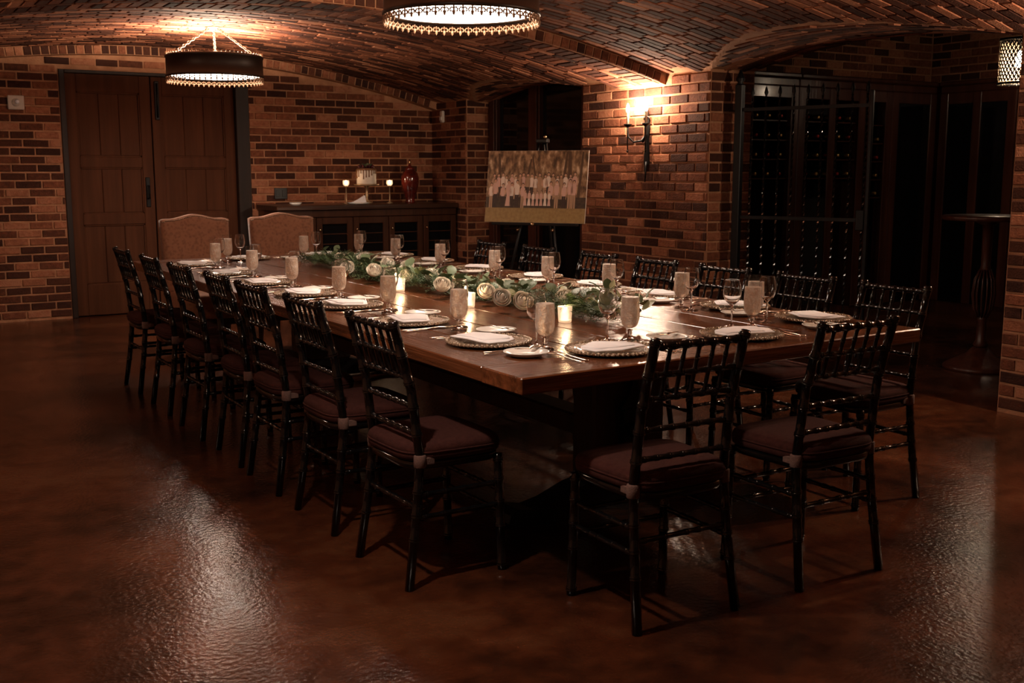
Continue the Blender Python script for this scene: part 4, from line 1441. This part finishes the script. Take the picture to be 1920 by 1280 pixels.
# lidded vase
vz = empty('lidded_vase', (5.16, 10.50, SBZ))
tag(vz, 'dark oxblood glazed lidded vase at the right end of the sideboard', 'vase')
MB().lathe([(0, 0), (.050, 0), (.056, .010), (.046, .022), (.055, .06), (.078, .13), (.094, .21), (.095, .26), (.080, .31), (.052, .335), (.046, .345)], 28).obj('body', M['red_glaze'], vz)
MB().lathe([(.050, .343), (.054, .350), (.040, .368), (.018, .385), (.010, .395), (.010, .405), (0, .407)], 24).obj('lid', M['red_glaze'], vz)
MB().lathe([(0, .402), (.010, .408), (.014, .420), (.008, .434), (.004, .450), (0, .452)], 12).obj('finial', M['brass'], vz)

# ------------------------------------------------------------------ devices on the walls
st_ = empty('alarm_strobe', (1.42, YB - .011, 1.96))
tag(st_, 'square pale alarm strobe with a clear lens left of the doors', 'alarm')
MB().box(-.068, .068, -.022, 0, -.062, .062, .006).obj('housing', M['plastic'], st_)
MB().lathe([(0, 0), (.036, 0), (.034, .006), (0, .008)], 20, mtx=T((.0, -.022, 0)) @ RX(pi / 2)).obj('speaker_ring', M['plastic'], st_)
MB().lathe([(0, 0), (.020, 0), (.018, .010), (.009, .018), (0, .020)], 16, mtx=T((.008, -.028, .006)) @ RX(pi / 2)).obj('lens', M['lens'], st_)
ot = empty('wall_outlet', (3.84, YB - .011, 1.135))
tag(ot, 'black rectangular outlet plate on the bricks above the sideboard', 'outlet')
MB().box(-.068, .068, -.012, 0, -.056, .056, .004).obj('plate', M['black_plastic'], ot)
for s in (-1, 1):
    MB().box(s * .032 - .020, s * .032 + .020, -.016, -.012, -.036, .036, .003).obj('socket', M['black_plastic'], ot)
ms = empty('motion_sensor', (XW - .011, 10.50, 1.93))
tag(ms, 'small white motion sensor high in the far right corner', 'sensor')
MB().box(-.035, 0, -.030, .030, -.062, .062, .010).obj('housing', M['plastic'], ms)
MB().box(-.042, -.035, -.022, .022, -.040, .0, .006).obj('lens', M['porcelain'], ms)

# ------------------------------------------------------------------ easel with the group photograph
EX, EY, EA = 4.66, 7.28, R(-35)       # heading of the board's long edge from +Y
ez = empty('easel', (EX, EY, 0), 0)
# local frame: x along the board, y away from the viewer
ez.rotation_euler = (0, 0, R(-55.5))
tag(ez, 'black metal tripod easel holding the photo board', 'easel')
for s in (-1, 1):
    MB().tube([(s * .30, -.10, 0), (s * .025, .16, 1.60)], .011, 8).obj('front_leg', M['easel'], ez)
    MB().lathe([(0, 0), (.014, 0), (.016, .012), (.010, .02), (0, .022)], 10, s * .30, -.10, 0).obj('foot_cap', M['easel'], ez)
    MB().lathe([(0, 0), (.012, .002), (.014, .012), (.008, .024), (0, .026)], 12, mtx=T((s * .148, .018, .90)) @ RX(pi / 2)).obj('support_peg', M['brass'], ez)
MB().tube([(0, .52, 0), (0, .17, 1.58)], .011, 8).obj('rear_leg', M['easel'], ez)
MB().box(-.05, .05, .13, .19, 1.575, 1.61, .008).obj('head_block', M['easel'], ez)
MB().lathe([(0, 0), (.008, 0), (.014, .012), (.010, .022), (0, .026)], 12, 0.02, .16, 1.61).obj('knob', M['brass'], ez)
MB().box(-.36, .36, -.035, .03, .935, .955, .004).obj('ledge', M['easel'], ez)
MB().lathe([(0, 0), (.014, .002), (.016, .010), (.009, .02), (0, .022)], 12, mtx=T((0, -.036, .945)) @ RX(pi / 2)).obj('ledge_knob', M['brass'], ez)

bw, bh = .85, .565
pb = empty('photo_board', (EX, EY, 0), R(-55.5))
tag(pb, 'printed group photograph on a landscape board standing on the easel', 'photograph')
TILT = T((0, -.022, .957)) @ RX(R(-9))
def board(mb, name, mat):
    o = mb.obj(name, mat, pb)
    o.matrix_basis = TILT
    return o
board(MB().box(-bw / 2, bw / 2, 0, .008, 0, bh), 'backing_board', M['board'])
def photo_mat():
    m, nt, b = new_mat('photo_trees')
    L = nt.links
    tc = node(nt, 'ShaderNodeTexCoord')
    mp = node(nt, 'ShaderNodeMapping'); mp.inputs['Scale'].default_value = (24, 1, 13)
    n1 = node(nt, 'ShaderNodeTexNoise'); n1.inputs['Scale'].default_value = 1.0; n1.inputs['Detail'].default_value = 6
    L.new(tc.outputs['Object'], mp.inputs[0]); L.new(mp.outputs[0], n1.inputs[0])
    rp = ramp(nt, [(0.36, (0.09, 0.050, 0.026)), (0.48, (0.26, 0.145, 0.072)), (0.58, (0.46, 0.29, 0.16)), (0.70, (0.85, 0.66, 0.46))])
    L.new(n1.outputs[0], rp.inputs[0]); L.new(rp.outputs[0], b.inputs['Base Color'])
    b.inputs['Roughness'].default_value = .35
    return m
board(MB().box(-bw / 2 + .001, bw / 2 - .001, -.001, 0, .001, bh - .001), 'photo_background', photo_mat())
lawn = noisy('photo_lawn', [(0.3, (0.27, 0.165, 0.055)), (0.7, (0.38, 0.25, 0.09))], scale=(40, 40, 40), rough=.4)
board(MB().box(-bw / 2 + .001, bw / 2 - .001, -.0016, -.001, .001, .115), 'photo_lawn', lawn)
hedge = noisy('photo_shade', [(0.3, (0.035, 0.020, 0.012)), (0.7, (0.09, 0.055, 0.030))], scale=(30, 30, 30), rough=.4)
board(MB().box(-bw / 2 + .001, bw / 2 - .001, -.0014, -.001, .112, .20), 'photo_shade', hedge)
trunk = simple('photo_trunk', (0.12, 0.066, 0.036), rough=.4)
tm = MB()
for x, w, z1, lean in ((.22, .014, bh - .01, .03), (.29, .020, bh - .01, -.02), (.36, .012, bh - .01, .02), (-.10, .012, .5, .05), (-.30, .016, bh - .02, -.03), (.02, .010, .52, -.06)):
    tm.add([(x - w, -.0016, .2), (x + w, -.0016, .2), (x + w * .6 + lean, -.0016, z1), (x - w * .6 + lean, -.0016, z1)], [(0, 1, 2, 3)])
board(tm, 'photo_trunks', trunk)
skin = simple('photo_skin', (0.68, 0.40, 0.26), rough=.4)
tones = [simple('photo_white_clothes', (0.90, 0.74, 0.62), rough=.4), simple('photo_pink_clothes', (0.74, 0.47, 0.38), rough=.4),
         simple('photo_tan_clothes', (0.50, 0.31, 0.19), rough=.4), simple('photo_dark_clothes', (0.06, 0.035, 0.028), rough=.4)]
fig = [MB(), MB(), MB(), MB()]
hd = MB()
rp_ = random.Random(11)
def disc(mb, x, z, r, y):
    mb.add([(x + r * cos(2 * pi * k / 10), y, z + r * 1.2 * sin(2 * pi * k / 10)) for k in range(10)], [tuple(range(10))])
hair = MB()
def person_print(x, zf, h, top, low, y):
    w = h * .085
    if low in (0, 1):        # long dress
        fig[low].add([(x - w * 1.25, y, zf + h * .06), (x + w * 1.25, y, zf + h * .06), (x + w * .6, y, zf + h * .52), (x - w * .6, y, zf + h * .52)], [(0, 1, 2, 3)])
    else:
        for s_ in (-1, 1):
            fig[low].add([(x + s_ * w * .15, y, zf), (x + s_ * w * .80, y, zf), (x + s_ * w * .85, y, zf + h * .5), (x, y, zf + h * .5)], [(0, 1, 2, 3)])
    fig[top].add([(x - w * .8, y - .0001, zf + h * .46), (x + w * .8, y - .0001, zf + h * .46), (x + w * 1.15, y - .0001, zf + h * .76), (x + w * .5, y - .0001, zf + h * .84),
                  (x - w * .5, y - .0001, zf + h * .84), (x - w * 1.15, y - .0001, zf + h * .76)], [tuple(range(6))])
    for s_ in (-1, 1):
        hd.add([(x + s_ * w * 1.15, y - .0001, zf + h * .76), (x + s_ * w * 1.45, y - .0001, zf + h * .55), (x + s_ * w * 1.15, y - .0001, zf + h * .46), (x + s_ * w * .9, y - .0001, zf + h * .55)], [(0, 1, 2, 3)])
    disc(hair, x, zf + h * .925, h * .058, y - .0002)
    disc(hd, x, zf + h * .905, h * .044, y - .0003)
for k in range(20):        # back row
    person_print(-.36 + .036 * k + rp_.uniform(-.008, .008), .185, .20 + rp_.uniform(-.016, .016), rp_.choice((0, 1, 0, 2)), rp_.choice((2, 3)), -.0018)
for k in range(16):        # standing front row
    if abs(-.385 + .0475 * k - .02) < .09:
        continue
    person_print(-.385 + .0475 * k + rp_.uniform(-.010, .010), .115, .225 + rp_.uniform(-.03, .015), rp_.choice((0, 1, 0, 0, 1)), rp_.choice((1, 2, 3, 3)), -.0024)
for k in range(7):         # seated children in the middle
    person_print(-.085 + .034 * k, .125, .13 + rp_.uniform(-.01, .01), rp_.choice((0, 1)), rp_.choice((0, 1)), -.0028)
board(hair, 'photo_hair', simple('photo_hair', (0.10, 0.05, 0.03), rough=.4))
for mb, mt in zip(fig, tones):
    board(mb, 'photo_clothes', mt)['kind'] = 'stuff'
board(hd, 'photo_faces', skin)

# ------------------------------------------------------------------ wine cellar: cabinets, bottles, gate, bar table
BOT = Proto()
def bottle(name, foil):
    p = Proto()
    p.part('glass_body', MB().lathe([(0, 0), (.034, 0), (.037, .006), (.037, .185), (.030, .21), (.015, .235), (.0145, .25)], 12).mesh('glass_body', M['bottle']))
    p.part('foil_cap', MB().lathe([(.0150, .245), (.0155, .30), (.012, .303), (0, .303)], 10).mesh('foil_cap', M[foil]))
    return p
ORD2 = ['', 'top', 'second', 'third', 'fourth']
ORD3 = ['leftmost', 'second', 'third', 'fourth', 'fifth', 'sixth', 'seventh']
BG, BR_ = bottle('g', 'foil_gold'), bottle('r', 'foil_red')
def cabinet(name, length, label, loc, rz, doors, rows, per_row, where, glass=False, zrow=1.30):
    """tall rack: local x along its front, front plane at y = 0, body behind at +y"""
    c = empty(name, loc, rz)
    tag(c, label, 'wine cabinet', 'tall wine cabinets in the cellar')
    H_ = 2.08
    MB().box(0, .035, .0, .34, 0, H_).obj('side_panel', M['red_wood'], c)
    MB().box(length - .035, length, .0, .34, 0, H_).obj('side_panel', M['red_wood'], c)
    MB().box(.035, length - .035, .30, .34, 0, H_).obj('back_panel', M['void'], c)
    MB().box(.001, length - .001, -.02, .34, H_, H_ + .07, .01).obj('cornice', M['red_wood'], c)
    MB().box(.001, length - .001, -.05, .34, H_ + .07, H_ + .11, .01).obj('crown_moulding', M['red_wood'], c)
    MB().box(.035, length - .035, 0, .34, 0, .12).obj('plinth', M['red_wood'], c)
    n = doors
    w = length / n
    for k in range(n + 1):
        x = min(max(k * w, .046), length - .046)
        MB().box(x - .044, x + .044, -.02, .0, .12, H_, .005).obj('stile', M['red_wood'], c)
    MB().box(.0, length, -.016, .0, H_ - .10, H_, .005).obj('top_rail', M['red_wood'], c)
    if glass:
        for k in range(n):
            MB().box(k * w + .045, (k + 1) * w - .045, -.008, -.004, .12, H_ - .10).obj('pane', M['dark_glass'], c)
    m0 = T(loc) @ RZ(rz)
    for r in range(rows):
        z = zrow + r * .165
        MB().box(.035, length - .035, .01, .30, z - .012, z - .002).obj('shelf', M['red_wood'], c)
        for q in range(per_row):
            x = .09 + (length - .18) * (q + .5) / per_row
            b = (BG if (q + r) % 3 else BR_).place('wine_bottle', (0, 0, 0), 0, '%s-capped bottle, %s on %s shelf %s' % ('gold' if (q + r) % 3 else 'red', ORD3[q], ORD2[rows - r], where), 'wine bottle', 'bottles ' + where)
            b.matrix_basis = m0 @ T((x, .297, z + .034)) @ RX(pi / 2) @ Matrix.Scale(.93, 4)
    return c
cabinet('wine_cabinet', 1.19, 'mahogany wine cabinet right behind the iron gate', (6.00, 7.0, 0), 0, 2, 4, 7, 'in the rack behind the gate')
cabinet('wine_cabinet', .85, 'mahogany wine cabinet second from the pier', (7.19, 7.0, 0), 0, 2, 4, 5, 'in the rack second from the pier')
c3 = cabinet('wine_cabinet', .36, 'narrow open wine rack with pale labelled bottles', (8.04, 7.0, 0), 0, 1, 4, 2, 'in the narrow open rack', zrow=1.12)
cabinet('wine_cabinet', .62, 'glazed mahogany cabinet in the cellar corner', (8.40, 7.0, 0), 0, 1, 0, 0, '', True)
cabinet('wine_cabinet', .80, 'glazed mahogany cabinet on the cellar side wall beside the corner', (9.03, 6.94, 0), -pi / 2, 2, 0, 0, '', True)
cabinet('wine_cabinet', .95, 'glazed mahogany cabinet on the cellar side wall under the pendant', (9.03, 6.13, 0), -pi / 2, 2, 0, 0, '', True)
for k, x in enumerate((8.16, 8.26)):
    b = empty('labelled_bottle', (x, 7.14, 1.78))
    tag(b, 'upright bottle with a big pale label, %s of two in the narrow rack' % ('left' if k == 0 else 'right'), 'bottle', 'pale labelled bottles')
    MB().lathe([(0, 0), (.036, 0), (.038, .006), (.038, .15), (.030, .175), (.014, .20), (.014, .25), (0, .252)], 14).obj('glass_body', M['bottle'], b)
    MB().lathe([(.0388, .02), (.0388, .13)], 14, caps=False).obj('paper_label', M['paper'], b)
MB().box(.035, .325, .01, .30, 1.768, 1.778).obj('shelf', M['red_wood'], c3)

# iron gate leaf standing ajar in the cellar arch
gate = empty('iron_gate', (5.70, 6.12, 0), atan2(-.935, .355))
tag(gate, 'black wrought iron gate with twisted spear-topped bars standing ajar', 'gate')
GL = .98
MB().box(-.028, .028, -.028, .028, 0.0, 1.98, .004).obj('gate_post', M['iron'], gate)
MB().lathe([(0, 0), (.030, .004), (.018, .016), (.034, .034), (.030, .05), (.012, .09), (0, .115)], 12, 0, 0, 1.98).obj('post_finial', M['iron'], gate)
for z in (.12, 1.02, 1.80):
    MB().box(.028, GL, -.009, .009, z - .012, z + .012).obj('rail', M['iron'], gate)
def twisted(z0, z1):
    n = 150
    return MB().tube([(0, 0, z0 + (z1 - z0) * i / n) for i in range(n + 1)], .0088, 4, smooth=False, twist=.42).mesh('twisted_bar', M['black_gloss'])
TW = twisted(.06, 1.88)
SPEAR = MB().lathe([(0, 0), (.010, .006), (.007, .014), (.016, .034), (.010, .062), (0, .085)], 8).mesh('spear_tip', M['iron'])
for k in range(9):
    x = .10 + k * (GL - .13) / 8
    o = link('twisted_bar', TW, gate, (x, 0, 0))
    p = link('spear_tip', SPEAR, o, (0, 0, 1.88))
MB().box(GL - .012, GL + .014, -.014, .014, .05, 1.90, .003).obj('end_stile', M['iron'], gate)
MB().box(GL - .07, GL - .01, -.022, .022, .95, 1.09, .004).obj('lock_box', M['iron'], gate)

# tall bar table in the cellar
bt = empty('bar_table', (6.68, 4.70, 0))
tag(bt, 'tall round bar table with ribbed pedestal in the wine cellar', 'table')
MB().lathe([(0, 1.025), (.29, 1.025), (.30, 1.032), (.30, 1.052), (.293, 1.058), (0, 1.058)], 40).obj('round_top', M['red_wood'], bt)
MB().lathe([(.045, 1.024), (.10, 1.022), (.036, .99), (.030, .72), (.036, .69), (.034, .68)], 20).obj('upper_post', M['red_wood'], bt)
MB().lathe([(.030, .68), (.026, .66), (.026, .40), (.03, .37)], 12).obj('core', M['iron'], bt)
for k in range(14):
    a = 2 * pi * k / 14
    MB().tube([(.034 * cos(a), .034 * sin(a), .69), (.064 * cos(a), .064 * sin(a), .62), (.074 * cos(a), .074 * sin(a), .52), (.062 * cos(a), .062 * sin(a), .42), (.032 * cos(a), .032 * sin(a), .36)], .006, 6).obj('rib', M['red_wood'], bt)
MB().lathe([(.036, .37), (.030, .34), (.034, .20), (.050, .17), (.040, .15)], 20).obj('lower_post', M['red_wood'], bt)
MB().lathe([(0, .15), (.05, .15), (.10, .10), (.22, .035), (.24, .02), (.24, 0), (0, 0)], 32).obj('base', M['red_wood'], bt)
